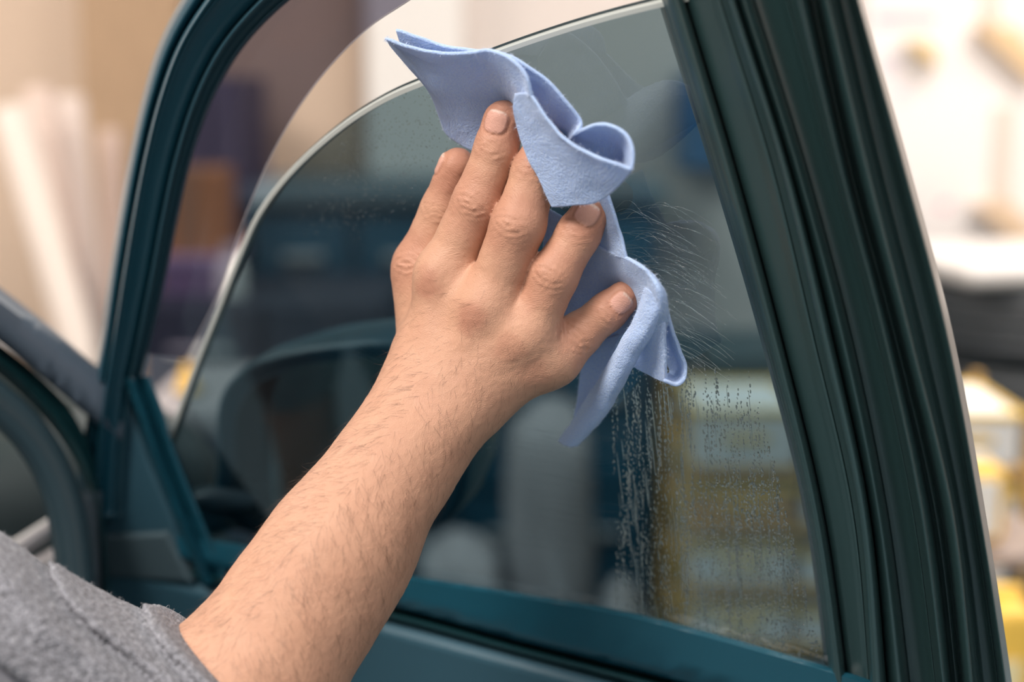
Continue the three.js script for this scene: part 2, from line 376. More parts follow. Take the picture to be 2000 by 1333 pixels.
  // yellow shelf unit with white bins
  {
    const z = -2.35, yel = std(lin(0.74, 0.45, 0.14), 0.5), yel2 = std(lin(0.86, 0.58, 0.12), 0.5), white = std(lin(0.88, 0.88, 0.87), 0.5);
    const o = thing('shelf_unit', 'yellow metal shelf unit behind the door post', 'shelf');
    const a = zAt(1350, 800, z), b = zAt(2010, 800, z), W = b.x - a.x, cx = (a.x + b.x) / 2, D = 0.3, top = a.y;
    const levels = [918, 1030, 1148, 1262].map((py) => zAt(1400, py, z).y);
    for (const sx of [-1, 1]) for (const sz of [0, 1]) part('post', put(box(0.016, top, 0.016, 0.003), cx + sx * (W / 2 + 0.008), top / 2, z - sz * D), yel, o);
    for (const y of [...levels, 0.08]) part('shelf_board', put(box(W, 0.012, D, 0.003), cx, y - 0.0065, z - D / 2), yel, o);
    seat(o);
    const hs = [0.112, 0.075, 0.078, 0.078];
    levels.forEach((y, l) => {
      for (let i = 0; i < 3; i++) {
        const w = W / 3, bx = cx + (i - 1) * w, h = hs[l] + 0.006 * Math.sin(i * 2.3 + l);
        const where = ['top', 'second', 'third', 'lowest'][l], side = ['beside the sacks', 'between two others', 'beside the side table'][i], brown = l === 1 && i === 0;
        const bin = thing('storage_bin', `${brown ? 'orange brown' : 'white'} bin with a yellow rim on the ${where} shelf, ${side}`, 'bin', 'bins on the yellow shelf unit');
        part('bin_body', put(box(w - 0.014, h - 0.014, 0.24, 0.012, 3), bx, y + (h - 0.014) / 2, z - 0.125), brown ? std(lin(0.66, 0.36, 0.12), 0.6) : white, bin);
        part('rim', mergeGeometries([put(box(w - 0.008, 0.012, 0.01, 0.003), bx, y + h - 0.016, z - 0.001), put(box(w - 0.008, 0.012, 0.01, 0.003), bx, y + h - 0.016, z - 0.249), ...[-1, 1].map((s) => put(box(0.006, 0.012, 0.24, 0.002), bx + s * (w / 2 - 0.006), y + h - 0.016, z - 0.125))]), yel2, bin);
        part('handle', put(box(w * 0.4, 0.012, 0.012, 0.004), bx, y + h * 0.45, z - 0.001), yel2, bin);
        seat(bin);
      }
    });
  }
  // dark equipment case standing behind the shelf
  {
    const q = boxAt(1290, 1640, 690, 900, -2.85, 0.3), o = thing('equipment_case', 'black equipment case standing behind the yellow shelf unit', 'case'), bk = std(lin(0.012, 0.045, 0.055), 0.5);
    part('body', put(box(q.w, q.top - 0.06, 0.3, 0.012), q.cx, (q.top - 0.06) / 2, q.cz), bk, o);
    part('lid', put(box(q.w + 0.006, 0.055, 0.306, 0.012), q.cx, q.top - 0.03, q.cz), bk, o);
    for (const s of [-1, 1]) part('latch', put(box(0.03, 0.05, 0.014, 0.003), q.cx + s * q.w * 0.3, q.top - 0.06, -2.85 + 0.006), M.metal, o);
    seat(o);
  }
  // yellow crates on a side table seen past the post
  {
    const z = -1.95, yel = std(lin(0.90, 0.56, 0.09), 0.45), white = std(lin(0.84, 0.82, 0.78), 0.5);
    const tp = zAt(1950, 1085, z).y;
    const o = thing('side_table', 'narrow grey side table carrying a yellow canister', 'table');
    const a = zAt(1880, 1085, z), b = zAt(2090, 1085, z), cx = (a.x + b.x) / 2, W = b.x - a.x;
    part('table_top', put(box(W, 0.02, 0.2, 0.004), cx, tp - 0.01, z - 0.1), std(lin(0.34, 0.27, 0.24), 0.5), o);
    for (const sx of [-1, 1]) for (const sz of [-1, 1]) part('leg', put(box(0.02, tp - 0.02, 0.02, 0.003), cx + sx * (W / 2 - 0.014), (tp - 0.02) / 2, z - 0.1 + sz * 0.08), M.greyPaint, o);
    seat(o);
    const c0 = zAt(1893, 930, z), c1 = zAt(1992, 930, z), h = c0.y - tp, w = c1.x - c0.x;
    const can = thing('canister', 'bright yellow canister with a white label on the side table', 'canister');
    part('can_body', put(box(w, h, 0.09, 0.018, 4), (c0.x + c1.x) / 2, tp + h / 2, z - 0.08), yel, can);
    part('label_sticker', put(box(w * 0.7, h * 0.72, 0.004, 0.002), (c0.x + c1.x) / 2 - w * 0.06, tp + h * 0.5, z - 0.034), white, can);
    part('cap', new THREE.CylinderGeometry(0.012, 0.012, 0.012, 16).translate((c0.x + c1.x) / 2, tp + h + 0.006, z - 0.08), white, can);
    seat(can);
    const d0 = zAt(1900, 1105, z + 0.05), d1 = zAt(1992, 1105, z + 0.05), o2 = thing('jerrycan', 'tall yellow jerrycan standing on the floor in front of the side table', 'can');
    const H = d0.y;
    part('can_body', put(box(d1.x - d0.x, H - 0.03, 0.12, 0.02, 4), (d0.x + d1.x) / 2, (H - 0.03) / 2, z + 0.08), yel, o2);
    part('handle', put(box(0.05, 0.02, 0.03, 0.008), (d0.x + d1.x) / 2, H - 0.028, z + 0.08), yel, o2);
    part('label_sticker', put(box((d1.x - d0.x) * 0.6, H * 0.4, 0.004, 0.001), (d0.x + d1.x) / 2 - 0.01, H * 0.68, z + 0.142), std(lin(0.86, 0.74, 0.42), 0.5), o2);
    seat(o2);
  }
  // tyres lying in stacks against the right
  {
    const rub = std(lin(0.035, 0.042, 0.048), 0.55), rub2 = std(lin(0.12, 0.125, 0.135), 0.5);
    const tyreLabels = ['lowest tyre in the dark stack by the white wall chart', 'second tyre from the floor in the dark stack', 'third tyre from the floor in the dark stack', 'fourth tyre from the floor in the dark stack', 'topmost tyre of the dark stack'];
    const z = -3.35, c = zAt(2010, 800, z), R = 0.31, hT = 0.19;
    const prof = []; for (let k = 0; k <= 24; k++) { const a = k / 24 * Math.PI * 2, ca = Math.cos(a), sa = Math.sin(a); prof.push(new THREE.Vector2(R - 0.085 + 0.085 * Math.sign(ca) * Math.abs(ca) ** 0.45, hT / 2 * Math.sign(sa) * Math.abs(sa) ** 0.6)); }
    const body = new THREE.LatheGeometry(prof, 48);
    const ribs = mergeGeometries([-0.05, 0, 0.05].map((y) => new THREE.TorusGeometry(R + 0.001, 0.006, 6, 48).rotateX(Math.PI / 2).translate(0, y, 0)));
    const wall = new THREE.TorusGeometry(R - 0.1, 0.010, 8, 40).rotateX(Math.PI / 2).translate(0, hT / 2 - 0.014, 0);
    const topY = zAt(1950, 590, z).y, n = Math.round(topY / hT);
    for (let k = 0; k < n; k++) {
      const o = thing('tyre', tyreLabels[Math.min(k, 4)], 'tyre', 'stacked dark tyres');
      part('carcass', body, rub, o); part('tread_rib', ribs, rub2, o); part('sidewall_ring', wall, rub2, o);
      o.position.set(c.x + 0.14 + 0.02 * Math.sin(k * 3), (hT + 0.006) * (k + 0.5) - 0.003, z - 0.35); o.rotation.y = k;
    }
    // pale folded sheet on top
    const g = box(0.7, 0.05, 0.5, 0.02, 3); put(g, c.x + 0.15, (hT + 0.006) * n + 0.024, z - 0.35, 0.2, 0, 0.0);
    single('folded_sheet', g, std(lin(0.82, 0.78, 0.75), 0.8), 'white folded sheet lying on the tyre stack', 'sheet');
  }
  // white board with brackets on the back wall at the right
  {
    const z = ROOM.z0 + 0.01, a = zAt(1690, -60, z), b = zAt(2060, 520, z), W = b.x - a.x, H = a.y - b.y;
    const o = thing('wall_board', 'white wall board with faint grey marks above the tyre stack', 'board');
    const cv = document.createElement('canvas'); cv.width = 512; cv.height = Math.round(512 * H / W); const cx = cv.getContext('2d');
    cx.fillStyle = '#f6efec'; cx.fillRect(0, 0, cv.width, cv.height);
    const X = (px) => (px - 1690) / 370 * cv.width, Y = (py) => (py + 60) / 580 * cv.height;
    cx.fillStyle = '#cdc3cc'; cx.fillRect(X(1705), Y(22), X(1822) - X(1705), Y(48) - Y(22));
    cx.fillStyle = '#ddd2da'; cx.fillRect(X(1725), Y(105), X(1755) - X(1725), Y(145) - Y(105)); cx.fillRect(X(1748), Y(165), X(1778) - X(1748), Y(195) - Y(165));
    cx.fillStyle = '#f0a5ba'; cx.beginPath(); cx.arc(X(1850), Y(400), X(1858) - X(1850), 0, 7); cx.fill();
    const tx = new THREE.CanvasTexture(cv); tx.colorSpace = THREE.SRGBColorSpace;
    part('board_face', put(new THREE.BoxGeometry(W, H, 0.012), (a.x + b.x) / 2, (a.y + b.y) / 2, z + 0.006), std(lin(1, 1, 1), 0.6, { map: tx }), o);
    const brk = (x0, y0, x1, y1, label, col) => {
      const p = zAt(x0, y0, z + 0.02), q = zAt(x1, y1, z + 0.02), s = new THREE.Shape();
      s.moveTo(0, 0); s.lineTo(q.x - p.x, q.y - p.y); s.lineTo(q.x - p.x, (q.y - p.y) * 0.45); s.lineTo((q.x - p.x) * 0.6, 0); s.lineTo(0, 0);
      const g = new THREE.ExtrudeGeometry(s, { depth: 0.05, bevelEnabled: true, bevelSize: 0.004, bevelThickness: 0.004, bevelSegments: 2 }); g.translate(p.x, p.y, z + 0.022);
      single('wall_bracket', g, std(lin(...col), 0.7), label, 'bracket', 'wooden brackets on the wall board');
    };
    brk(1900, 55, 2010, 160, 'large upper pale wooden bracket on the white wall board', [0.78, 0.56, 0.33]);
    brk(1898, 400, 2010, 510, 'large lower pale wooden bracket on the white wall board', [0.78, 0.58, 0.40]);
    brk(1768, 82, 1818, 130, 'small yellow wooden bracket on the white wall board', [0.8, 0.58, 0.28]);
    const s0 = zAt(1940, 205, z), s1 = zAt(1968, 385, z);
    part('batten', put(box(s1.x - s0.x, s0.y - s1.y, 0.02, 0.003), (s0.x + s1.x) / 2, (s0.y + s1.y) / 2, z + 0.022), std(lin(0.74, 0.66, 0.58), 0.7), o);
    const u0 = zAt(1918, -40, z), u1 = zAt(1945, 42, z);
    part('batten', put(box(u1.x - u0.x, u0.y - u1.y, 0.02, 0.003), (u0.x + u1.x) / 2, (u0.y + u1.y) / 2, z + 0.022), std(lin(0.74, 0.66, 0.58), 0.7), o);
    seat(o);
    const l0 = zAt(1790, 560, -3.9), l1 = zAt(2080, 560, -3.9);
  }
}
// ---------------------------------------------------------------- the open car door
const car = thing('car', 'dark teal car with its front door open and the tinted window half lowered', 'car');
const door = new THREE.Group(); door.name = 'door'; door.userData = { label: 'open front door with its seals and glass' }; car.add(door);
// left side and top of the frame: stations along it, from the mirror corner up and over
const OUT = [[158, 1010], [170, 880], [187, 755], [203, 640], [216, 540], [235, 420], [255, 310], [280, 195], [312, 90], [358, 0], [440, -110], [570, -210], [750, -290], [1000, -345], [1330, -372]];
const INN = [[258, 1010], [262, 880], [275, 745], [297, 650], [322, 540], [345, 425], [372, 310], [415, 190], [474, 90], [562, 0], [660, -65], [780, -125], [920, -168], [1100, -200], [1330, -215]];
const across = (w, off) => OUT.map((o, i) => gl(lerp(o[0], INN[i][0], w), lerp(o[1], INN[i][1], w), off));
const frameStrip = (prof, name, mat, label) => part(name, gridGeo(smoothSection(prof.map(([w, o]) => curve(across(w, o), 110))), true, true), mat, door, label);
frameStrip([[0, 0.0], [0.02, 0.008], [0.06, 0.012], [0.12, 0.013], [0.17, 0.010], [0.205, 0.005], [0.205, -0.02], [0, -0.022]], 'frame_flange', M.teal);
frameStrip([[0.205, 0.004], [0.215, 0.016], [0.235, 0.020], [0.26, 0.0215], [0.285, 0.020], [0.31, 0.0165], [0.42, 0.015], [0.58, 0.0125], [0.68, 0.009], [0.72, 0.006], [0.72, -0.02], [0.205, -0.02]], 'window_frame', M.teal);
frameStrip([[0.72, 0.006], [0.735, 0.0115], [0.76, 0.0135], [0.79, 0.0125], [0.82, 0.008], [0.86, 0.005], [0.93, 0.0045], [0.965, 0.006], [0.99, 0.004], [1.0, 0.0], [1.0, -0.018], [0.72, -0.02]], 'glass_run_seal', M.tealSoft, 'ribbed rubber seal along the window opening');

// rear post with its stacked seals, lines at fixed heights
const YS = [-380, -150, 0, 330, 660, 1000, 1333, 1650, 2300];
const ext = (v) => { const [a, b, c, d, e] = v; const k = b - a, m = e - d; return [a - k * 1.12, a - k * 0.45, a, b, c, d, e, e + m * 0.75, e + m * 1.6]; };
const line = (xs, off) => ext(xs).map((x, i) => gl(x, YS[i], off > 0.0013 ? (off - 0.0075) * 1.7 + 0.0075 : off));
const post = (rows, name, mat, label) => part(name, gridGeo(smoothSection(rows.map(([xs, off]) => curve(line(xs, off), 90))), true, true), mat, door, label);
const mixx = (a, b, t) => a.map((v, i) => lerp(v, b[i], t));
const R0 = [1293, 1396, 1492, 1577, 1622], R1 = [1332, 1431, 1521, 1602, 1650], R2 = [1360, 1460, 1545, 1628, 1674], R3 = [1424, 1528, 1606, 1680, 1706], R4 = [1452, 1558, 1646, 1716, 1757], R5 = [1500, 1600, 1688, 1757, 1802], R6 = [1562, 1642, 1728, 1800, 1842], R7 = [1592, 1664, 1752, 1832, 1872], R8 = [1616, 1694, 1778, 1860, 1898], R9 = [1652, 1732, 1816, 1884, 1930], R10 = [1678, 1770, 1855, 1917, 1968];
const at01 = (t, A, B) => mixx(A, B, t);
const bars = [   // name, material, label, lines of [line, height]
  ['glass_channel_seal', M.rubber, 'rubber lip along the glass edge', [[R0, 0.0012], [at01(0.12, R0, R1), 0.005], [at01(0.35, R0, R1), 0.0075], [at01(0.7, R0, R1), 0.008], [R1, 0.0065], [at01(0.2, R1, R2), 0.003]]],
  ['channel_liner', M.rubber, '', [[at01(0.2, R1, R2), 0.002], [at01(0.45, R1, R2), 0.0035], [R2, 0.004], [at01(0.4, R2, R3), 0.0045], [at01(0.75, R2, R3), 0.005]]],
  ['inner_bead', M.rubber, 'grey rounded bead', [[at01(0.75, R2, R3), 0.004], [at01(0.85, R2, R3), 0.011], [R3, 0.0155], [at01(0.25, R3, R4), 0.0155], [at01(0.45, R3, R4), 0.012], [at01(0.5, R3, R4), 0.008]]],
  ['inner_lip', M.rubber, '', [[at01(0.5, R3, R4), 0.007], [at01(0.7, R3, R4), 0.0105], [R4, 0.0115], [at01(0.25, R4, R5), 0.0095], [at01(0.4, R4, R5), 0.005]]],
  ['inner_groove', M.rubber, '', [[at01(0.4, R4, R5), 0.004], [at01(0.7, R4, R5), 0.0035], [R5, 0.0035], [at01(0.35, R5, R6), 0.0045], [at01(0.62, R5, R6), 0.007]]],
  ['door_weatherstrip', M.rubber, 'rounded rubber weatherstrip along the door post', [[at01(0.62, R5, R6), 0.006], [at01(0.75, R5, R6), 0.0135], [at01(0.9, R5, R6), 0.018], [R6, 0.019], [at01(0.3, R6, R7), 0.017], [at01(0.5, R6, R7), 0.010]]],
  ['outer_groove', M.rubber, '', [[at01(0.5, R6, R7), 0.008], [at01(0.8, R6, R7), 0.005], [R7, 0.005], [at01(0.25, R7, R8), 0.008]]],
  ['outer_bead', M.rubber, '', [[at01(0.25, R7, R8), 0.007], [at01(0.45, R7, R8), 0.0135], [at01(0.8, R7, R8), 0.0158], [R8, 0.0160], [at01(0.25, R8, R9), 0.0125], [at01(0.4, R8, R9), 0.007]]],
  ['flange_groove', M.rubber, '', [[at01(0.4, R8, R9), 0.006], [at01(0.7, R8, R9), 0.0035], [R9, 0.003], [at01(0.3, R9, R10), 0.003], [at01(0.5, R9, R10), 0.0045]]],
  ['post_flange', M.rubber, '', [[at01(0.5, R9, R10), 0.004], [at01(0.65, R9, R10), 0.0075], [at01(0.88, R9, R10), 0.0095], [R10, 0.007], [at01(1.05, R9, R10), 0.0]]],
];
for (const [name, mat, label, rows] of bars) post([...rows, [rows[rows.length - 1][0], -0.034], [rows[0][0], -0.034]], name, mat, label);

// mirror corner: sail panel, its rib and channel
const flat = (pts, off, th, bev, seg = 3) => {          // outline on the glass plane, raised to off, th thick
  const s = new THREE.Shape(pts.map(([x, y]) => g2(x, y)));
  const g = new THREE.ExtrudeGeometry(s, { depth: th - 2 * bev, bevelEnabled: bev > 0, bevelSize: bev, bevelThickness: bev, bevelSegments: seg, curveSegments: 10 });
  const m = new THREE.Matrix4().makeBasis(GE1, GE2, GN).setPosition(G0.clone().addScaledVector(GN, off - th + bev));
  g.applyMatrix4(m); return g;
};
part('mirror_sail_panel', flat([[196, 790], [262, 790], [300, 900], [345, 1010], [392, 1150], [420, 1300], [150, 1300], [162, 1000], [178, 880]], 0.009, 0.03, 0.004), M.tealPanel, door, 'triangular corner trim at the mirror');
const strip = (a, b, n, offs, name, mat) => {
  const P = [];
  for (const [w, o] of offs) P.push(curve(a.map((p, i) => gl(lerp(p[0], b[i][0], w), lerp(p[1], b[i][1], w), o)), n));
  return part(name, toCreasedNormals(gridGeo(P, true, true), 0.9), mat, door);
};
strip([[238, 740], [270, 820], [298, 900], [340, 1010], [392, 1140]], [[292, 735], [318, 800], [338, 868], [395, 1010], [455, 1150]], 30,
  [[0, 0.008], [0.1, 0.014], [0.3, 0.015], [0.42, 0.012], [0.5, 0.007], [0.72, 0.006], [0.84, 0.010], [0.95, 0.009], [1, 0.002], [1, -0.02], [0, -0.02]], 'corner_channel', M.teal);
part('speaker_cover', flat([[208, 1040], [346, 1032], [386, 1112], [214, 1104]], 0.0135, 0.01, 0.003), std(lin(0.045, 0.075, 0.09), 0.7), door, 'greyish trapezoid trim cover');
// belt line and inner trim panel
strip([[300, 1035], [560, 1080], [808, 1126], [1010, 1158], [1220, 1194], [1400, 1240], [1660, 1315], [1800, 1360]], [[300, 1085], [540, 1140], [772, 1188], [1000, 1250], [1180, 1295], [1360, 1343], [1640, 1420], [1780, 1460]], 60,
  [[0, 0.001], [0.03, 0.005], [0.1, 0.0075], [0.3, 0.0085], [0.6, 0.010], [0.8, 0.011], [0.92, 0.0095], [1, 0.004], [1, -0.02], [0, -0.02]], 'belt_seal', M.teal);
strip([[300, 1088], [540, 1143], [772, 1191], [1000, 1253], [1180, 1298], [1360, 1346], [1640, 1423], [1780, 1463]], [[300, 1125], [530, 1180], [760, 1222], [985, 1282], [1165, 1330], [1345, 1380], [1630, 1455], [1770, 1500]], 60,
  [[0, -0.002], [0.12, -0.002], [0.2, 0.004], [0.34, 0.009], [0.5, 0.0095], [0.62, 0.005], [0.7, 0.0], [0.85, 0.001], [1, 0.006], [1, -0.02], [0, -0.02]], 'belt_trim', M.tealTrim);
part('inner_trim_panel', flat([[160, 1110], [300, 1122], [530, 1178], [760, 1220], [985, 1280], [1165, 1328], [1345, 1378], [1630, 1455], [1770, 1500], [2050, 2500], [1950, 2700], [300, 2400], [110, 2200]], 0.012, 0.05, 0.006), M.tealPanel, door, 'smooth dark blue inner trim panel');

// the lowered glass: pane, bright rounded rim
const EDGE = [[322, 880], [345, 815], [385, 705], [430, 592], [470, 492], [500, 425], [545, 360], [605, 297], [685, 232], [760, 187], [835, 155], [960, 104], [1100, 56], [1200, 27], [1300, 2], [1345, -8]];
{
  const e3 = curve(EDGE.map(([x, y]) => gl(x, y)), 120), s = new THREE.Shape();
  const to2 = (p) => { const q = p.clone().sub(G0); return new THREE.Vector2(q.dot(GE1), q.dot(GE2)); };
  const pts = e3.map(to2); for (const [x, y] of [[1440, 330], [1535, 660], [1612, 1000], [1665, 1340], [1500, 1330], [1010, 1200], [560, 1120], [330, 1075]]) pts.push(g2(x, y));
  s.setFromPoints(pts);
  const g = new THREE.ShapeGeometry(s), uv = g.attributes.uv, p = g.attributes.position;
  for (let i = 0; i < p.count; i++) uv.setXY(i, p.getX(i), p.getY(i));
  g.applyMatrix4(new THREE.Matrix4().makeBasis(GE1, GE2, GN).setPosition(G0));
  // fine wiping lines, only a slight relief
  const wipe = dataTex(512, (x, y) => { const sw = y + 0.05 * Math.sin(x * 6.2832); return 0.5 + 0.28 * tnoise(x * 1, sw * 1, 14) + 0.3 * noise(x * 3, sw * 90, 4); }, false, 9);
  part('window_glass', g, new THREE.MeshPhysicalMaterial({ color: lin(0.195, 0.275, 0.305), roughness: 0.02, transmission: 1, thickness: 0, ior: 1.75, side: THREE.DoubleSide, bumpMap: wipe, bumpScale: 0.000012 }), door, 'tinted window glass, half lowered');
  // the rim: 4 mm of ground edge
  const tg = (i) => { const a = e3[Math.max(0, i - 1)], b = e3[Math.min(e3.length - 1, i + 1)]; return b.clone().sub(a).normalize(); };
  const rows = [];
  for (const [o, up] of [[0.0012, -0.0022], [0.0012, 0], [0.0004, 0.0009], [-0.0022, 0.0012], [-0.0034, 0.0004], [-0.0034, -0.0022]]) rows.push(e3.map((q, i) => q.clone().addScaledVector(GN, o).addScaledVector(GN.clone().cross(tg(i)).normalize(), up)));
  part('glass_rim', toCreasedNormals(gridGeo(rows, true, true), 0.7), std(lin(0.42, 0.44, 0.42), 0.22), door, 'pale ground edge of the glass');
  const back = [];
  for (const [o, up] of [[-0.0036, -0.0022], [-0.0036, 0.0012], [-0.0044, 0.0022], [-0.0062, 0.0022], [-0.0066, 0.0012], [-0.0066, -0.0022]]) back.push(e3.map((q, i) => q.clone().addScaledVector(GN, o).addScaledVector(GN.clone().cross(tg(i)).normalize(), up)));
  part('glass_back_rim', toCreasedNormals(gridGeo(back, true, true), 0.7), std(lin(0.02, 0.035, 0.04), 0.3), door, 'dark back edge of the glass');
}
// dark film hanging in the frame above the glass
{
  const inner = [[300, 700], [322, 560], [345, 430], [372, 315], [415, 195], [474, 95], [562, 5], [662, -60], [780, -120], [920, -163], [1080, -195]].map(([x, y]) => [x - 14, y - 8]);
  const cut = [[1080, -180], [985, -120], [890, -62], [800, 0], [722, 52], [642, 132], [582, 212], [532, 300], [490, 395], [458, 480], [432, 560], [395, 640], [360, 700]];
  const c2 = curve(cut.map(([x, y]) => gl(x, y, -0.008)), 50), i2 = curve(inner.map(([x, y]) => gl(x, y, -0.008)), 50);
  const to2 = (p) => { const q = p.clone().sub(G0); return new THREE.Vector2(q.dot(GE1), q.dot(GE2)); };
  const g = new THREE.ShapeGeometry(new THREE.Shape([...i2, ...c2].map(to2)));
  g.applyMatrix4(new THREE.Matrix4().makeBasis(GE1, GE2, GN).setPosition(G0.clone().addScaledVector(GN, -0.008)));
  part('tint_film', g, new THREE.MeshPhysicalMaterial({ color: lin(0.23, 0.225, 0.29), roughness: 0.03, transmission: 1, thickness: 0, ior: 1.35, side: THREE.DoubleSide }), door, 'smoky purple tint film with a curved cut edge');
  part('film_edge', tube(c2.filter((_, i) => i % 2 === 0), 0.0004, 60, 5), std(lin(0.4, 0.37, 0.4), 0.4), door, 'thin pale cut edge of the film');
}
// outside mirror, seen dimly through the glass
{
  const D = 0.075;                                       // metres behind the glass
  const o = part('outside_mirror', (() => {
    const outline = [[428, 1010], [424, 900], [428, 780], [470, 722], [545, 692], [640, 676], [770, 668], [860, 690], [905, 760], [915, 880], [900, 990], [840, 1040], [700, 1055], [520, 1050]];
    const P = [];
    const cl = new THREE.CatmullRomCurve3(outline.map(([x, y]) => gl(x, y, -D)), true, 'centripetal').getPoints(64).slice(0, 64);
    const c = V(0, 0, 0); cl.forEach((p) => c.add(p)); c.divideScalar(64);
    for (const [k, d] of [[0.80, 0.004], [0.84, 0.0], [0.93, 0.003], [0.985, 0.001], [1.0, -0.006], [0.99, -0.03], [0.9, -0.06], [0.7, -0.085], [0.4, -0.1], [0.05, -0.105]]) P.push(cl.map((p) => c.clone().lerp(p, k).addScaledVector(GN, d)));
    P.forEach((r) => r.push(r[0].clone()));
    return gridGeo(P);
  })(), std(lin(0.03, 0.15, 0.22), 0.4, { side: THREE.DoubleSide }), car, 'dark rounded outside mirror housing');
  const gp = [[540, 1000], [532, 900], [536, 770], [560, 725], [640, 706], [760, 700], [850, 720], [868, 780], [872, 900], [858, 985], [800, 1010], [650, 1018]];
  const gp3 = new THREE.CatmullRomCurve3(gp.map(([x, y]) => gl(x, y, -D + 0.003)), true, 'centripetal').getPoints(60);
  const to2 = (p) => { const q = p.clone().sub(G0); return new THREE.Vector2(q.dot(GE1), q.dot(GE2)); };
  const g = new THREE.ExtrudeGeometry(new THREE.Shape(gp3.slice(0, 60).map(to2)), { depth: 0.002, bevelEnabled: false });
  g.applyMatrix4(new THREE.Matrix4().makeBasis(GE1, GE2, GN).setPosition(G0.clone().addScaledVector(GN, -D + 0.003)));
  part('mirror_glass', g, std(lin(0.5, 0.72, 0.74), 0.25, { metalness: 0.7 }), o, 'greenish mirror glass');
  part('mirror_arm', tube([gl(330, 1010, -0.02), gl(400, 1000, -0.05), gl(470, 985, -D - 0.02)], 0.018, 16, 14), std(lin(0.03, 0.15, 0.22), 0.4), o);
  part('mirror_arm_cap', put(new THREE.SphereGeometry(0.016, 20, 14).scale(1.5, 0.5, 0.6), ...gl(435, 978, -0.045).toArray()), std(lin(0.2, 0.25, 0.3), 0.4), o);
}
// outer skin of the door below the window, behind the inner trim
part('outer_skin', flat([[110, 1120], [1800, 1520], [2050, 2500], [1950, 2700], [300, 2400], [100, 2200]], -0.06, 0.02, 0.004), M.teal, door);

// ---------------------------------------------------------------- the car body at the hinge side
{
  const body = car;
  const dC = (px, push = 0) => { const k = (px - 1000) / FPX; const t = (-0.28 - k) / (0.77 - k * 0.64); return 1 - 0.64 * Math.max(t, -0.05) + push; };   // the body side runs away from the hinge
  const c = (px, py, push = 0) => at(px, py, dC(px, push));
  const band = (up, low, prof, name, mat, label, n = 50) => part(name, toCreasedNormals(gridGeo(prof.map(([w, o]) => curve(up.map((p, i) => c(lerp(p[0], low[i][0], w), lerp(p[1], low[i][1], w), -o)), n)), true, true), 0.9), mat, body, label);
  const A = [[-500, 190], [-250, 385], [0, 562], [100, 640], [190, 718], [260, 780]], B = [[-560, 300], [-290, 490], [-20, 655], [85, 740], [170, 812], [250, 880]];
  band(A, B, [[0, 0], [0.06, 0.012], [0.25, 0.018], [0.6, 0.016], [0.9, 0.010], [1, 0], [1, -0.06], [0, -0.06]], 'front_pillar', M.greyPaint, 'blue grey painted front pillar');
  const C = [[-600, 372], [-320, 545], [-45, 700], [60, 790], [140, 890], [185, 1000], [200, 1200], [205, 1600]];
  const B2 = [...B.slice(0, 4).map(([x, y]) => [x, y + 4]), [150, 820], [192, 940], [215, 1180], [222, 1600]];
  band(B2, C, [[0, -0.012], [0.3, -0.01], [0.42, -0.002], [0.55, 0.004], [0.7, 0.002], [0.8, -0.008], [1, -0.012], [1, -0.07], [0, -0.07]], 'aperture_flange', M.tealTrim);
  // seal tube
  const ctr = [[-620, 400], [-340, 570], [-70, 735], [0, 790], [58, 848], [100, 915], [126, 990], [142, 1080], [152, 1200], [158, 1400], [160, 1700]].map(([x, y]) => c(x, y, -0.006));
  part('door_opening_seal', tube(ctr, 0.0125, 70, 16), std(lin(0.03, 0.055, 0.068), 0.3), body, 'fat rubber seal tube around the door opening');
  // hinge post below
  band([[150, 960], [150, 1100], [160, 1300], [165, 1700]], [[200, 960], [200, 1100], [205, 1300], [205, 1700]], [[0, -0.01], [0.2, 0.0], [0.8, 0.0], [1, -0.01], [1, -0.06], [0, -0.06]], 'hinge_post', std(lin(0.05, 0.07, 0.085), 0.5));
  // dashboard end inside the opening
  const dash = part('dashboard', (() => { const g = box(0.62, 0.36, 0.4, 0.06, 5); const p = at(-120, 1180, 1.28); return put(g, p.x - 0.10, p.y - 0.02, p.z - 0.02, 0.5); })(), std(lin(0.03, 0.045, 0.05), 0.6), body);
  // windscreen pane beyond the pillar
  const w0 = [at(150, 800, 1.12), at(-520, 300, 0.98), at(-1100, 420, 1.5), at(-300, 900, 1.75)];
  const wg = new THREE.BufferGeometry().setFromPoints([w0[0], w0[1], w0[2], w0[0], w0[2], w0[3]]); wg.computeVertexNormals();
  wg.setAttribute('uv', new THREE.Float32BufferAttribute([0, 0, 0, 1, 1, 1, 0, 0, 1, 1, 1, 0], 2));
  part('windscreen', wg, new THREE.MeshPhysicalMaterial({ color: lin(0.45, 0.5, 0.48), roughness: 0.02, transmission: 1, thickness: 0, ior: 1.5, side: THREE.DoubleSide }), body, 'tinted windscreen');
  // bright vent blades
  for (const [a, b, r] of [[[20, 1080], [112, 1022], 0.007], [[60, 1118], [112, 1088], 0.008], [[-60, 1150], [20, 1108], 0.007]]) {
    const p = at(a[0], a[1], 1.09), q = at(b[0], b[1], 1.11);
    part('vent_blade', tube([p, p.clone().lerp(q, 0.5), q], r, 8, 10), std(lin(0.6, 0.56, 0.57), 0.35, { metalness: 0.3 }), body, 'bright silver vent blade');
  }
  // sill under the opening, carrying the body down to the floor on a front wing
  const wing = at(120, 1700, 1.15);
  part('front_wing', put(box(0.25, 0.75, 0.5, 0.08, 5), wing.x - 0.10, 0.66, wing.z - 0.22, 0.69), M.teal, body);
  const tyre = new THREE.TorusGeometry(0.24, 0.09, 16, 40).scale(1, 1, 1.1);
  part('front_wheel', put(tyre, wing.x - 0.10, 0.33, wing.z - 0.45, 0.69 + Math.PI / 2), M.rubber, body);
  seat(car);
}
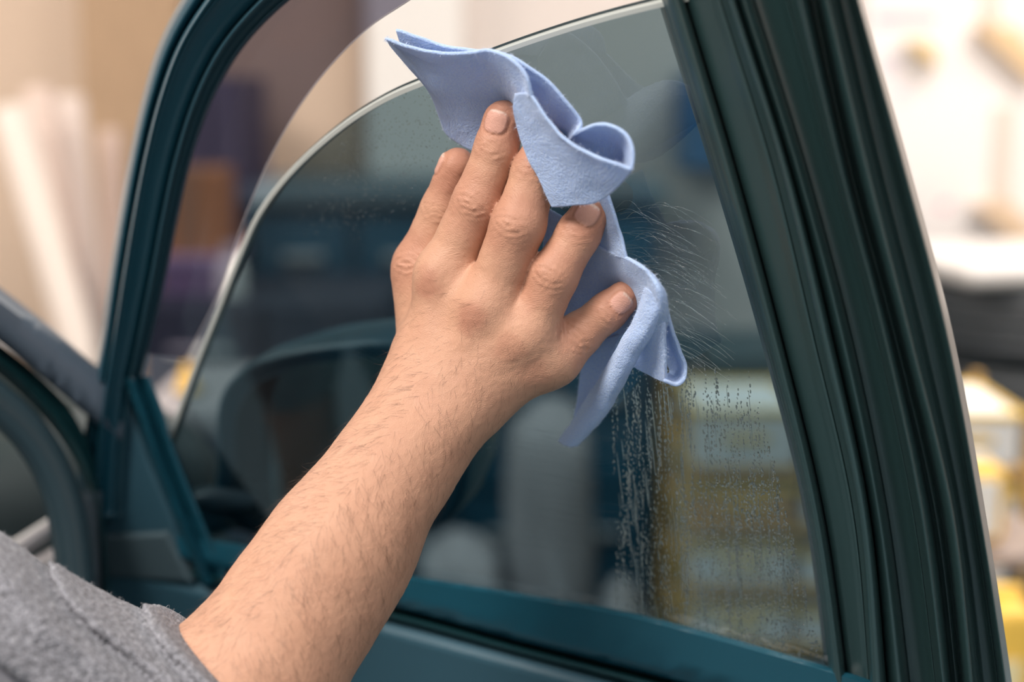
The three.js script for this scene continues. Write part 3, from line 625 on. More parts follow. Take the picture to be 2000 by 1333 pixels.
// ---------------------------------------------------------------- the person: right arm and hand on the glass
const J = {   // joints: pixel, height above the glass
  wristR: gl(838, 716, 0.060), wristU: gl(938, 752, 0.056),
  i: [gl(872, 528, 0.043), gl(932, 397, 0.031), gl(970, 292, 0.0195), gl(984, 236, 0.0148)],
  m: [gl(958, 590, 0.047), gl(1012, 440, 0.035), gl(1045, 338, 0.0215), gl(1066, 285, 0.0150)],
  r: [gl(1034, 648, 0.043), gl(1082, 538, 0.034), gl(1130, 457, 0.0205), gl(1153, 417, 0.0148)],
  p: [gl(1082, 695, 0.035), gl(1130, 655, 0.026), gl(1186, 610, 0.0185), gl(1216, 585, 0.0138)],
  t: [gl(868, 690, 0.040), gl(824, 512, 0.026), gl(868, 408, 0.0165), gl(893, 326, 0.0125)],
};
const ELB = at(378, 1500, 0.715), SHO = at(-760, 1150, 0.60);
const FM = at(655, 1092, 0.737);       // middle of the forearm
const wristC = J.wristR.clone().lerp(J.wristU, 0.5);
const chain = (j, r, k) => { const s = []; for (let n = 0; n < j.length - 1; n++) s.push(cone(j[n], j[n + 1], r[n], r[n + 1])); return (x, y, z) => { let d = s[0](x, y, z); for (let n = 1; n < s.length; n++) d = smin(d, s[n](x, y, z), k); return d; }; };
const RAD = { i: [0.0135, 0.0126, 0.0110, 0.0102], m: [0.0138, 0.0134, 0.0112, 0.0104], r: [0.0132, 0.0121, 0.0108, 0.0100], p: [0.0128, 0.0112, 0.0096, 0.0088], t: [0.0165, 0.0142, 0.0118, 0.0100] };
const fingers = ['i', 'm', 'r', 'p', 't'];
const fingerF = fingers.map((k) => chain(J[k], RAD[k], 0.004));
const palmF = [
  cone(J.wristR.clone().lerp(wristC, 0.25), J.i[0], 0.0195, 0.0138), cone(wristC, J.m[0], 0.0205, 0.0145), cone(wristC.clone().lerp(J.wristU, 0.4), J.r[0], 0.0195, 0.0138), cone(J.wristU, J.p[0], 0.0175, 0.0138),
  cone(gl(838, 662, 0.040), gl(818, 540, 0.028), 0.0165, 0.0140),                       // thumb side of the palm
  cone(J.wristU.clone().lerp(wristC, 0.2).addScaledVector(GN, -0.018), gl(1062, 705, 0.022), 0.017, 0.014),   // heel of the hand
  ...[['i', 'm'], ['m', 'r'], ['r', 'p']].map(([a, b]) => cone(J[a][0].clone().lerp(wristC, 0.18), J[b][0].clone().lerp(wristC, 0.18), 0.0130, 0.0130)),
];
const armDir = ELB.clone().sub(wristC).normalize(), armSide = armDir.clone().cross(GN).normalize(), armUp = armSide.clone().cross(armDir).normalize();
const armF = [
  cone(J.wristR.clone().lerp(wristC, 0.15), FM.clone().addScaledVector(armSide, 0.000), 0.0205, 0.0285),
  cone(J.wristU.clone().lerp(wristC, 0.15), FM.clone().addScaledVector(armSide, 0.002), 0.0200, 0.0280),
  cone(FM, ELB, 0.0290, 0.046),
  cone(FM.clone().lerp(ELB, 0.35), ELB, 0.0315, 0.044),
  cone(ELB, SHO, 0.043, 0.050),
];
// knuckle creases, tendons and nails as small shifts of the surface
const creases = [];
for (const k of ['i', 'm', 'r', 'p', 't']) {
  const [a, b, c, d] = J[k];
  for (const [c0, prev, next, n, amp, wid] of [[b, a, c, 5, 0.0005, 0.0085], [c, b, d, 4, 0.00038, 0.0065]]) {
    const ax = next.clone().sub(prev).normalize(), up = GN.clone().addScaledVector(ax, -GN.dot(ax)).normalize();
    creases.push({ c: c0, ax, up, n, amp, wid, side: ax.clone().cross(up) });
  }
}
const nails = [];
for (const [k, tilt] of [['i', 0], ['m', 0], ['r', 0.1], ['p', 0.1], ['t', -1.15]]) {
  const [, , c, d] = J[k], ax = d.clone().sub(c).normalize(); let up = GN.clone().addScaledVector(ax, -GN.dot(ax)).normalize(); up.applyAxisAngle(ax, tilt);
  const r = RAD[k][3];
  nails.push({ c: d.clone().addScaledVector(ax, -r * 0.06).addScaledVector(up, r * 0.8), ax, up, side: ax.clone().cross(up), a: r * 0.62, b: r * 0.64 });
}
const tend = ['i', 'm', 'r', 'p'].map((k, n) => cone(J[k][0].clone().addScaledVector(GN, 0.0105), wristC.clone().lerp([J.wristR, wristC, wristC, J.wristU][n], 0.5).addScaledVector(GN, 0.0155), 0.0035, 0.003));
const knob = ['i', 'm', 'r', 'p'].map((k) => ball(J[k][0].clone().addScaledVector(GN, 0.0040), 0.0100, 0.0100, 0.0100));
const ulnaHead = ball(J.wristU.clone().addScaledVector(armDir, 0.012).addScaledVector(GN, 0.014), 0.011, 0.011, 0.011);
function skinBase(x, y, z) {
  let palm = palmF[0](x, y, z); for (let n = 1; n < palmF.length; n++) palm = smin(palm, palmF[n](x, y, z), 0.012);
  let arm = armF[0](x, y, z); for (let n = 1; n < armF.length; n++) arm = smin(arm, armF[n](x, y, z), 0.026);
  let d = smin(palm, arm, 0.018);
  if (d < 0.12) {
    for (let n = 0; n < 4; n++) { d = smin(d, tend[n](x, y, z), 0.010); d = smin(d, knob[n](x, y, z), 0.012); }
    d = smin(d, ulnaHead(x, y, z), 0.014);
    let fg = fingerF[0](x, y, z); for (let n = 1; n < 4; n++) fg = smin(fg, fingerF[n](x, y, z), 0.0012);
    d = smin(d, fg, 0.006);
    d = smin(d, fingerF[4](x, y, z), 0.007);
  }
  return d;
}
function skin(x, y, z) {
  let d = skinBase(x, y, z);
  if (Math.abs(d) > 0.004) return d;
  for (const q of creases) {
    const px = x - q.c.x, py = y - q.c.y, pz = z - q.c.z, u = px * q.ax.x + py * q.ax.y + pz * q.ax.z; if (Math.abs(u) > q.wid) continue;
    const w = px * q.up.x + py * q.up.y + pz * q.up.z, s = px * q.side.x + py * q.side.y + pz * q.side.z; if (px * px + py * py + pz * pz > 0.0005 || w < 0) continue;
    const env = (1 - (u / q.wid) ** 2) * sstep(0.001, 0.007, w) * (1 - sstep(0.007, 0.013, Math.abs(s)));
    const wob = u + 0.9 * s * s / 0.02 * Math.sign(u) + 0.0010 * noise(s * 260, u * 120, q.c.x * 90);
    d += q.amp * env * (0.35 + Math.cos(wob * 2 * Math.PI / (q.wid * 2 / q.n)) ** 3) - 0.0003 * env;
  }
  for (const q of nails) {
    const px = x - q.c.x, py = y - q.c.y, pz = z - q.c.z; if (px * px + py * py + pz * pz > 0.0003) continue;
    const u = (px * q.ax.x + py * q.ax.y + pz * q.ax.z) / q.a, s = (px * q.side.x + py * q.side.y + pz * q.side.z) / q.b, w = px * q.up.x + py * q.up.y + pz * q.up.z;
    if (w < -0.006) continue;
    const m = Math.pow(Math.abs(u) ** 3.2 + Math.abs(s) ** 3.2, 1 / 3.2);
    d += -0.00035 * (1 - sstep(0.86, 0.96, m)) + 0.0007 * sstep(0.90, 1.0, m) * (1 - sstep(1.0, 1.22, m));
  }
  d += 0.00022 * noise(x * 420, y * 420, z * 420) + 0.0007 * noise(x * 45, y * 45, z * 45);
  return d;
}
// cut plane inside the sleeve
const cutPt = ELB.clone().lerp(SHO, 0.25), cutN = SHO.clone().sub(ELB).normalize();
const skinCut = (x, y, z) => smax(skin(x, y, z), (x - cutPt.x) * cutN.x + (y - cutPt.y) * cutN.y + (z - cutPt.z) * cutN.z, 0.004);
function bounds(pts, pad) { const b = new THREE.Box3().setFromPoints(pts); b.min.subScalar(pad); b.max.addScalar(pad); return b; }
const hb = bounds([...fingers.flatMap((k) => J[k]), J.wristR, J.wristU, FM, ELB, cutPt], 0.075);
const armGeo = orient(sdfMesh(skinCut, hb.min, hb.max, 0.00105), skinCut);
function skinPaint(g, hand) {
  const p = g.attributes.position, col = new Float32Array(p.count * 3), uv = new Float32Array(p.count * 2);
  for (let i = 0; i < p.count; i++) {
    const x = p.getX(i), y = p.getY(i), z = p.getZ(i), q = V(x, y, z), rel = q.clone().sub(wristC), v = rel.dot(armDir), a = Math.atan2(rel.dot(armSide), rel.clone().addScaledVector(armDir, -v).dot(armUp));
    uv[i * 2] = a * 0.034; uv[i * 2 + 1] = v;
    let r = 0.505, gg = 0.276, b = 0.182;                                   // fair skin
    const mott = noise(x * 70, y * 70, z * 70) * 0.5 + noise(x * 180, y * 180, z * 180) * 0.35 + noise(x * 420, y * 420, z * 420) * 0.25;
    r *= 1 + 0.05 * mott; gg *= 1 + 0.085 * mott; b *= 1 + 0.085 * mott;
    if (hand) {
      let red = 0;
      for (const k of ['i', 'm', 'r', 'p']) { const e = q.clone().sub(J[k][0]), hgt = e.dot(GN); e.addScaledVector(GN, -hgt); if (hgt > 0 && hgt < 0.03) red = Math.max(red, (k === 'r' || k === 'p' ? 0.35 : 0.7) * (1 - sstep(0.004, 0.0105, e.length() + 0.003 * noise(x * 150, y * 150, z * 150)))); }
      for (const k of fingers) { red = Math.max(red, 0.5 * (1 - sstep(0.006, 0.0165, q.distanceTo(J[k][1]) - RAD[k][1] * 0.7 + 0.004 * mott))); red = Math.max(red, 0.75 * (1 - sstep(0.0, 0.02, q.distanceTo(J[k][3]) - RAD[k][3] + 0.004 * mott))); }
      r *= 1 - 0.22 * red; gg *= 1 - 0.36 * red; b *= 1 - 0.36 * red;
      for (const n of nails) { const e = q.clone().sub(n.c), u = e.dot(n.ax) / n.a, s = e.dot(n.side) / n.b; if (e.dot(n.up) > -0.006 && e.length() < 0.016) { const m = Math.pow(Math.abs(u) ** 3.2 + Math.abs(s) ** 3.2, 1 / 3.2), w = 1 - sstep(0.84, 0.95, m); r = lerp(r, u > 0.72 ? 0.62 : 0.56, w); gg = lerp(gg, u > 0.72 ? 0.46 : 0.30, w); b = lerp(b, u > 0.72 ? 0.38 : 0.23, w); } }
    }
    col[i * 3] = r; col[i * 3 + 1] = gg; col[i * 3 + 2] = b;
  }
  g.setAttribute('color', new THREE.BufferAttribute(col, 3)); g.setAttribute('uv', new THREE.BufferAttribute(uv, 2));
  return g;
}
skinPaint(armGeo, true);
const person = thing('person', 'person in a grey fleece sweater wiping the glass with an outstretched hand', 'person');
const skinTex = dataTex(512, (x, y) => 0.5 + 0.35 * tnoise(x, y, 70) + 0.35 * tnoise(x, y, 150, 5), false, 28);
const skinMat = new THREE.MeshPhysicalMaterial({ color: 0xffffff, vertexColors: true, roughness: 0.5, bumpMap: skinTex, bumpScale: 0.00022, specularIntensity: 0.6, sheen: 0.25, sheenColor: lin(0.9, 0.6, 0.45), sheenRoughness: 0.5 });

// the rest of the figure, outside the picture to the left
const faceDir = V(0.42, 0, -0.91), leftDir = V(-0.91, 0, -0.42).normalize();
const shoL = SHO.clone().addScaledVector(leftDir, 0.36).add(V(0, -0.01, 0));
const neck = SHO.clone().lerp(shoL, 0.5).add(V(0, 0.055, 0)), chest = neck.clone().add(V(0, -0.22, 0)).addScaledVector(faceDir, -0.02), hip = V(neck.x - 0.04, 0.88, neck.z + 0.0).addScaledVector(faceDir, -0.10);
const headC = neck.clone().add(V(0.0, 0.155, 0)).addScaledVector(faceDir, 0.045);
const hipR = hip.clone().addScaledVector(leftDir, -0.085), hipL = hip.clone().addScaledVector(leftDir, 0.085);
const kneeR = V(hipR.x, 0.47, hipR.z).addScaledVector(faceDir, 0.03).addScaledVector(leftDir, -0.01), kneeL = V(hipL.x, 0.47, hipL.z).addScaledVector(faceDir, 0.03).addScaledVector(leftDir, 0.02);
const footR = V(kneeR.x, 0.08, kneeR.z).addScaledVector(faceDir, -0.03), footL = V(kneeL.x, 0.08, kneeL.z).addScaledVector(faceDir, -0.03);
const elbL = shoL.clone().add(V(-0.02, -0.28, 0)).addScaledVector(faceDir, 0.02), wriL = elbL.clone().add(V(0.02, -0.22, 0)).addScaledVector(faceDir, 0.08);
{
  const fx = (a, b, c) => headC.clone().addScaledVector(leftDir, a).add(V(0, b, 0)).addScaledVector(faceDir, c);
  const hp = [
    cone(fx(0, 0.035, -0.02), fx(0, 0.03, 0.012), 0.078, 0.072), cone(fx(0, -0.03, 0.03), fx(0, -0.072, 0.045), 0.055, 0.034), cone(fx(0, 0.01, 0.085), fx(0, -0.022, 0.098), 0.007, 0.011),
    cone(fx(0.03, 0.028, 0.072), fx(-0.03, 0.028, 0.072), 0.012, 0.012), cone(fx(0.018, -0.052, 0.072), fx(-0.018, -0.052, 0.072), 0.008, 0.008),
    cone(fx(0.078, 0.012, -0.005), fx(0.08, -0.02, 0.0), 0.010, 0.007), cone(fx(-0.078, 0.012, -0.005), fx(-0.08, -0.02, 0.0), 0.010, 0.007),
    cone(neck.clone().add(V(0, -0.05, 0)), fx(0, -0.05, -0.01), 0.056, 0.05),
  ];
  const eyes = [ball(fx(0.031, 0.010, 0.078), 0.014, 0.009, 0.014), ball(fx(-0.031, 0.010, 0.078), 0.014, 0.009, 0.014)];
  const hf = (x, y, z) => { let d = hp[0](x, y, z); for (let n = 1; n < hp.length; n++) d = smin(d, hp[n](x, y, z), n === 2 ? 0.014 : 0.022); for (const e of eyes) d = smax(d, -e(x, y, z), 0.006); return d; };
    // left hand hanging: palm and five fingers
  const hd = V(0.05, -0.97, 0).addScaledVector(faceDir, 0.2).normalize(), hs = faceDir.clone(), hn = hd.clone().cross(hs).normalize();
  const hp2 = (s, l, u) => wriL.clone().addScaledVector(hs, s).addScaledVector(hd, l).addScaledVector(hn, u);
  const pf = [cone(elbL, wriL, 0.04, 0.028), ...[-0.03, -0.01, 0.01, 0.03].map((s) => cone(hp2(s * 0.5, 0.01, 0), hp2(s, 0.085, 0), 0.016, 0.012))];
  const ff = [[-0.03, 0.055], [-0.01, 0.075], [0.01, 0.08], [0.03, 0.072]].map(([s, l]) => chain([hp2(s, 0.085, 0), hp2(s * 1.1, 0.085 + l * 0.5, 0.006), hp2(s * 1.1, 0.085 + l * 0.9, 0.022)], [0.0105, 0.0095, 0.008], 0.004));
  ff.push(chain([hp2(0.025, 0.03, 0), hp2(0.05, 0.065, 0.01), hp2(0.052, 0.10, 0.016)], [0.013, 0.011, 0.009], 0.004));
  pf.push(cone(shoL, elbL, 0.045, 0.04), cone(SHO, shoL, 0.045, 0.045), cone(SHO, ELB.clone().lerp(SHO, 0.2), 0.045, 0.038), cone(neck.clone().add(V(0, -0.06, 0)), chest, 0.055, 0.1), cone(chest, hip, 0.1, 0.1));
  const lf = (x, y, z) => { let d = pf[0](x, y, z); for (const q of pf) d = smin(d, q(x, y, z), 0.014); let f = 1; for (const q of ff) f = smin(f, q(x, y, z), 0.001); return smin(smin(d, f, 0.006), hf(x, y, z), 0.02); };
  const b2 = bounds([elbL, wriL, hp2(0, 0.2, 0), headC, SHO, ELB.clone().lerp(SHO, 0.2), hip], 0.16), lg = skinPaint(orient(sdfMesh(lf, b2.min, b2.max, 0.0036), lf), false);
  part('body', mergeGeometries([armGeo, lg]), skinMat, person, 'bare forearm and hand with spread fingers');
  // short hair
  const hc = [cone(fx(0, 0.045, -0.028), fx(0, 0.05, 0.006), 0.083, 0.074)];
  const hair = (x, y, z) => { const d = smin(hc[0](x, y, z), hp[0](x, y, z) - 0.007, 0.01) + 0.002 * noise(x * 90, y * 90, z * 90); const pl = (x - headC.x) * faceDir.x * 0.8 + (z - headC.z) * faceDir.z * 0.8 - (y - headC.y) * 0.75 + 0.0; return smax(d, pl, 0.008); };
  part('hair', orient(sdfMesh(hair, bounds([headC], 0.15).min, bounds([headC], 0.15).max, 0.004), hair), std(lin(0.03, 0.02, 0.015), 0.7), person, 'short dark hair');
}
// sweater: sleeve pushed up to the elbow, folds near the cuff
{
  // the cuff plane leans across the forearm
  const c1 = at(342, 1216, 0.715), c2 = at(420, 1340, 0.665), c3 = at(650, 1520, 0.71);
  const cn = c2.clone().sub(c1).cross(c3.clone().sub(c1)).normalize(); if (cn.dot(wristC.clone().sub(c1)) < 0) cn.negate();
  const upDir = SHO.clone().sub(ELB), upLen = upDir.length(); upDir.normalize();
  const s1 = cone(FM.clone().lerp(ELB, 0.35), ELB, 0.045, 0.058), s2 = cone(ELB, ELB.clone().lerp(SHO, 0.55), 0.060, 0.062), s3 = cone(ELB.clone().lerp(SHO, 0.5), SHO, 0.061, 0.066);
  const sleeve = (x, y, z) => {
    let d = smin(smin(s1(x, y, z), s2(x, y, z), 0.03), s3(x, y, z), 0.03);
    if (Math.abs(d) < 0.03) {
      const u = (x - c1.x) * cn.x + (y - c1.y) * cn.y + (z - c1.z) * cn.z;             // distance past the cuff, negative inside
      const w = u + 0.005 * noise(x * 13, y * 13, z * 13);
      const ring = (c, s, a) => a * Math.exp(-(((w + c) / s) ** 2));
      d -= ring(0.0035, 0.0035, 0.0034) + ring(0.0125, 0.0036, 0.0042) + ring(0.0225, 0.0046, 0.0046);
      d += ring(0.0080, 0.0017, 0.0030) + ring(0.0175, 0.0020, 0.0030);
      d -= ring(0.037, 0.009, 0.0030);
      d += ring(0.0480, 0.0026, 0.0050) - ring(0.0545, 0.005, 0.0024) - ring(0.0425, 0.004, 0.0018);   // deep crease
      d -= 0.004 * noise(x * 14 + 3, y * 14, z * 14) + 0.0009 * noise(x * 60, y * 60, z * 60);
      d += 0.0005 * noise(x * 330, y * 330, z * 330);
      d = smax(d, u, 0.004);
    }
    return d;
  };
  const b = bounds([c1, c2, c3, ELB, ELB.clone().lerp(SHO, 0.8)], 0.09), g1 = orient(sdfMesh(sleeve, b.min, b.max, 0.0016), sleeve);
  const tp = [
    cone(SHO, shoL, 0.066, 0.066), cone(chest, hip.clone().add(V(0, 0.08, 0)), 0.135, 0.13), cone(SHO.clone().lerp(chest, 0.45), hipR.clone().add(V(0, 0.05, 0)), 0.085, 0.075), cone(shoL.clone().lerp(chest, 0.45), hipL.clone().add(V(0, 0.05, 0)), 0.085, 0.075),
    cone(shoL, elbL, 0.062, 0.054), cone(elbL, elbL.clone().lerp(wriL, 0.8), 0.053, 0.040), cone(ELB.clone().lerp(SHO, 0.7), SHO, 0.058, 0.066), cone(neck.clone().add(V(0, -0.04, 0)), neck.clone().add(V(0, 0.01, 0)), 0.075, 0.066),
  ];
  const torso = (x, y, z) => { let d = tp[0](x, y, z); for (let n = 1; n < tp.length; n++) d = smin(d, tp[n](x, y, z), n > 3 ? 0.03 : 0.06); d -= 0.006 * noise(x * 11, y * 9, z * 11); return smax(d, hip.y + 0.0 - y, 0.01); };
  const b2 = bounds([SHO, shoL, neck, hip, elbL, wriL, ELB.clone().lerp(SHO, 0.7)], 0.17), g2_ = orient(sdfMesh(torso, b2.min, b2.max, 0.009), torso);
  const uvw = (g) => {                                 // each face takes its grain from the side it turns to
    const p = g.attributes.position, uv = new Float32Array(p.count * 2), A = V(), B = V(), C = V();
    for (let i = 0; i < p.count; i += 3) {
      A.fromBufferAttribute(p, i); B.fromBufferAttribute(p, i + 1).sub(A); C.fromBufferAttribute(p, i + 2).sub(A); B.cross(C);
      const ax = Math.abs(B.x), ay = Math.abs(B.y), az = Math.abs(B.z);
      for (let k = i; k < i + 3; k++) { const x = p.getX(k), y = p.getY(k), z = p.getZ(k); uv[k * 2] = ax > ay && ax > az ? z : x; uv[k * 2 + 1] = ay >= ax && ay > az ? z : y; }
    }
    g.setAttribute('uv', new THREE.BufferAttribute(uv, 2)); return g;
  };
  const fl = (x, y) => 0.5 + 0.42 * noise(x * 24, y * 24, 1) + 0.42 * noise(x * 52, y * 52, 5) + 0.35 * noise(x * 110, y * 110, 9);
  const fleeceC = dataTex(512, (x, y) => { const k = 0.55 + 0.7 * (fl(x, y) - 0.1); return [k, k, k * 1.01]; }, true, 16), fleeceB = dataTex(512, fl, false, 16);
  const fm = new THREE.MeshPhysicalMaterial({ color: lin(0.40, 0.40, 0.435), roughness: 0.95, map: fleeceC, bumpMap: fleeceB, bumpScale: 0.0014, sheen: 0.5, sheenColor: lin(0.5, 0.5, 0.52), sheenRoughness: 0.6 });
  const sw = part('sweater', mergeGeometries([uvw(g1.toNonIndexed()), uvw(g2_.toNonIndexed())]), fm, person, 'grey fleece sweater with the sleeve pushed up to the elbow');
  // loose fibres standing off the fleece
  const p = g1.attributes.position, nn = g1.attributes.normal, pos = [];
  for (let k = 0; k < 9000; k++) {
    const i = Math.floor(rnd() * p.count), a = V().fromBufferAttribute(p, i), n = V().fromBufferAttribute(nn, i), s = V(rr(-1, 1), rr(-1, 1), rr(-1, 1)).cross(n).normalize(), L = rr(0.0008, 0.0022), m = a.clone().addScaledVector(n, L * 0.6).addScaledVector(s, L * 0.3), e = a.clone().addScaledVector(n, L * 0.9).addScaledVector(s, L), w = n.clone().cross(s).multiplyScalar(0.00006);
    const A = a.clone().add(w), B = a.clone().sub(w), C = m.clone().add(w), D = m.clone().sub(w);
    for (const q of [A, B, C, B, D, C, C, D, e]) pos.push(q.x, q.y, q.z);
  }
  const fg = new THREE.BufferGeometry(); fg.setAttribute('position', new THREE.Float32BufferAttribute(pos, 3)); fg.computeVertexNormals();
  const fz = part('fleece_fuzz', fg, std(lin(0.42, 0.42, 0.44), 0.9, { side: THREE.DoubleSide }), sw); fz.userData.kind = 'stuff';
  // trousers and shoes
  const tr = [cone(hip.clone().add(V(0, 0.02, 0)), hip.clone().add(V(0, -0.05, 0)), 0.135, 0.13), cone(hipR, kneeR, 0.092, 0.066), cone(kneeR, footR, 0.066, 0.055), cone(hipL, kneeL, 0.092, 0.066), cone(kneeL, footL, 0.066, 0.055)];
  const tf = (x, y, z) => { let d = smin(tr[1](x, y, z), tr[2](x, y, z), 0.03); const e = smin(tr[3](x, y, z), tr[4](x, y, z), 0.03); d = smin(tr[0](x, y, z), smin(d, e, 0.008), 0.04) - 0.004 * noise(x * 15, y * 12, z * 15); return smax(d, 0.075 - y, 0.006); };
  const b3 = bounds([hip, hipR, hipL, footR, footL], 0.17);
  part('trousers', orient(sdfMesh(tf, b3.min, b3.max, 0.009), tf), std(lin(0.015, 0.022, 0.035), 0.9), person, 'dark work trousers');
  for (const f of [footR, footL]) {
    const sf0 = cone(V(f.x, 0.045, f.z).addScaledVector(faceDir, -0.04), V(f.x, 0.04, f.z).addScaledVector(faceDir, 0.15), 0.045, 0.038), sf1 = cone(V(f.x, 0.05, f.z), V(f.x, 0.1, f.z), 0.045, 0.048);
    const sf = (x, y, z) => smax(smin(sf0(x, y, z), sf1(x, y, z), 0.03), 0.002 - y, 0.006), bb = bounds([f, V(f.x, 0.04, f.z).addScaledVector(faceDir, 0.15)], 0.1);
    part('shoe', orient(sdfMesh(sf, bb.min, bb.max, 0.006), sf), std(lin(0.02, 0.02, 0.022), 0.6), person);
  }
}
// fine dark hairs on the forearm
{
  const p = armGeo.attributes.position, nn = armGeo.attributes.normal, pos = [], L0 = ELB.distanceTo(wristC);
  let made = 0, tries = 0;
  while (made < 4800 && tries < 200000) {
    tries++;
    const i = Math.floor(rnd() * p.count), a = V().fromBufferAttribute(p, i), n = V().fromBufferAttribute(nn, i), rel = a.clone().sub(wristC), v = rel.dot(armDir);
    if (v < -0.055 || v > L0) continue;
    const dens = sstep(-0.05, 0.06, v) * (0.2 + 0.8 * sstep(-0.5, 0.4, n.dot(GN) + 0.9 * Math.abs(n.dot(armSide))));
    const thick = 0.45 + 0.9 * noise(a.x * 30, a.y * 30, a.z * 30);
    if (rnd() > dens * clamp(thick + 0.5)) continue;
    made++;
    const flow = armDir.clone().multiplyScalar(0.75).addScaledVector(armSide, 0.55 * Math.sign(rel.dot(armSide)) + 0.6 * noise(a.x * 25, a.y * 25, a.z * 25 + 9)).addScaledVector(V(rr(-1, 1), rr(-1, 1), rr(-1, 1)), 0.45);
    flow.addScaledVector(n, -flow.dot(n)).normalize();
    const L = rr(0.005, 0.014) * (v < 0 ? 0.6 : 1), bend = flow.clone().cross(n).multiplyScalar(rr(-0.35, 0.35)), w = flow.clone().cross(n).normalize(), lift = rr(0.18, 0.5);
    let A = null, B = null;
    for (let s = 0; s <= 3; s++) {
      const t = s / 3, q = a.clone().addScaledVector(flow, L * t).addScaledVector(bend, L * t * t).addScaledVector(n, L * (lift * t - 0.22 * t * t)), hw = 0.000042 * (1 - 0.7 * t), C = q.clone().addScaledVector(w, hw), D = q.clone().addScaledVector(w, -hw);
      if (A) for (const e of [A, B, C, B, D, C]) pos.push(e.x, e.y, e.z);
      A = C; B = D;
    }
  }
  const g = new THREE.BufferGeometry(); g.setAttribute('position', new THREE.Float32BufferAttribute(pos, 3)); g.computeVertexNormals();
  const h = part('arm_hair', g, std(lin(0.09, 0.045, 0.025), 0.5, { side: THREE.DoubleSide }), person, 'fine dark hair on the forearm'); h.userData.kind = 'stuff';
}
seat(person);
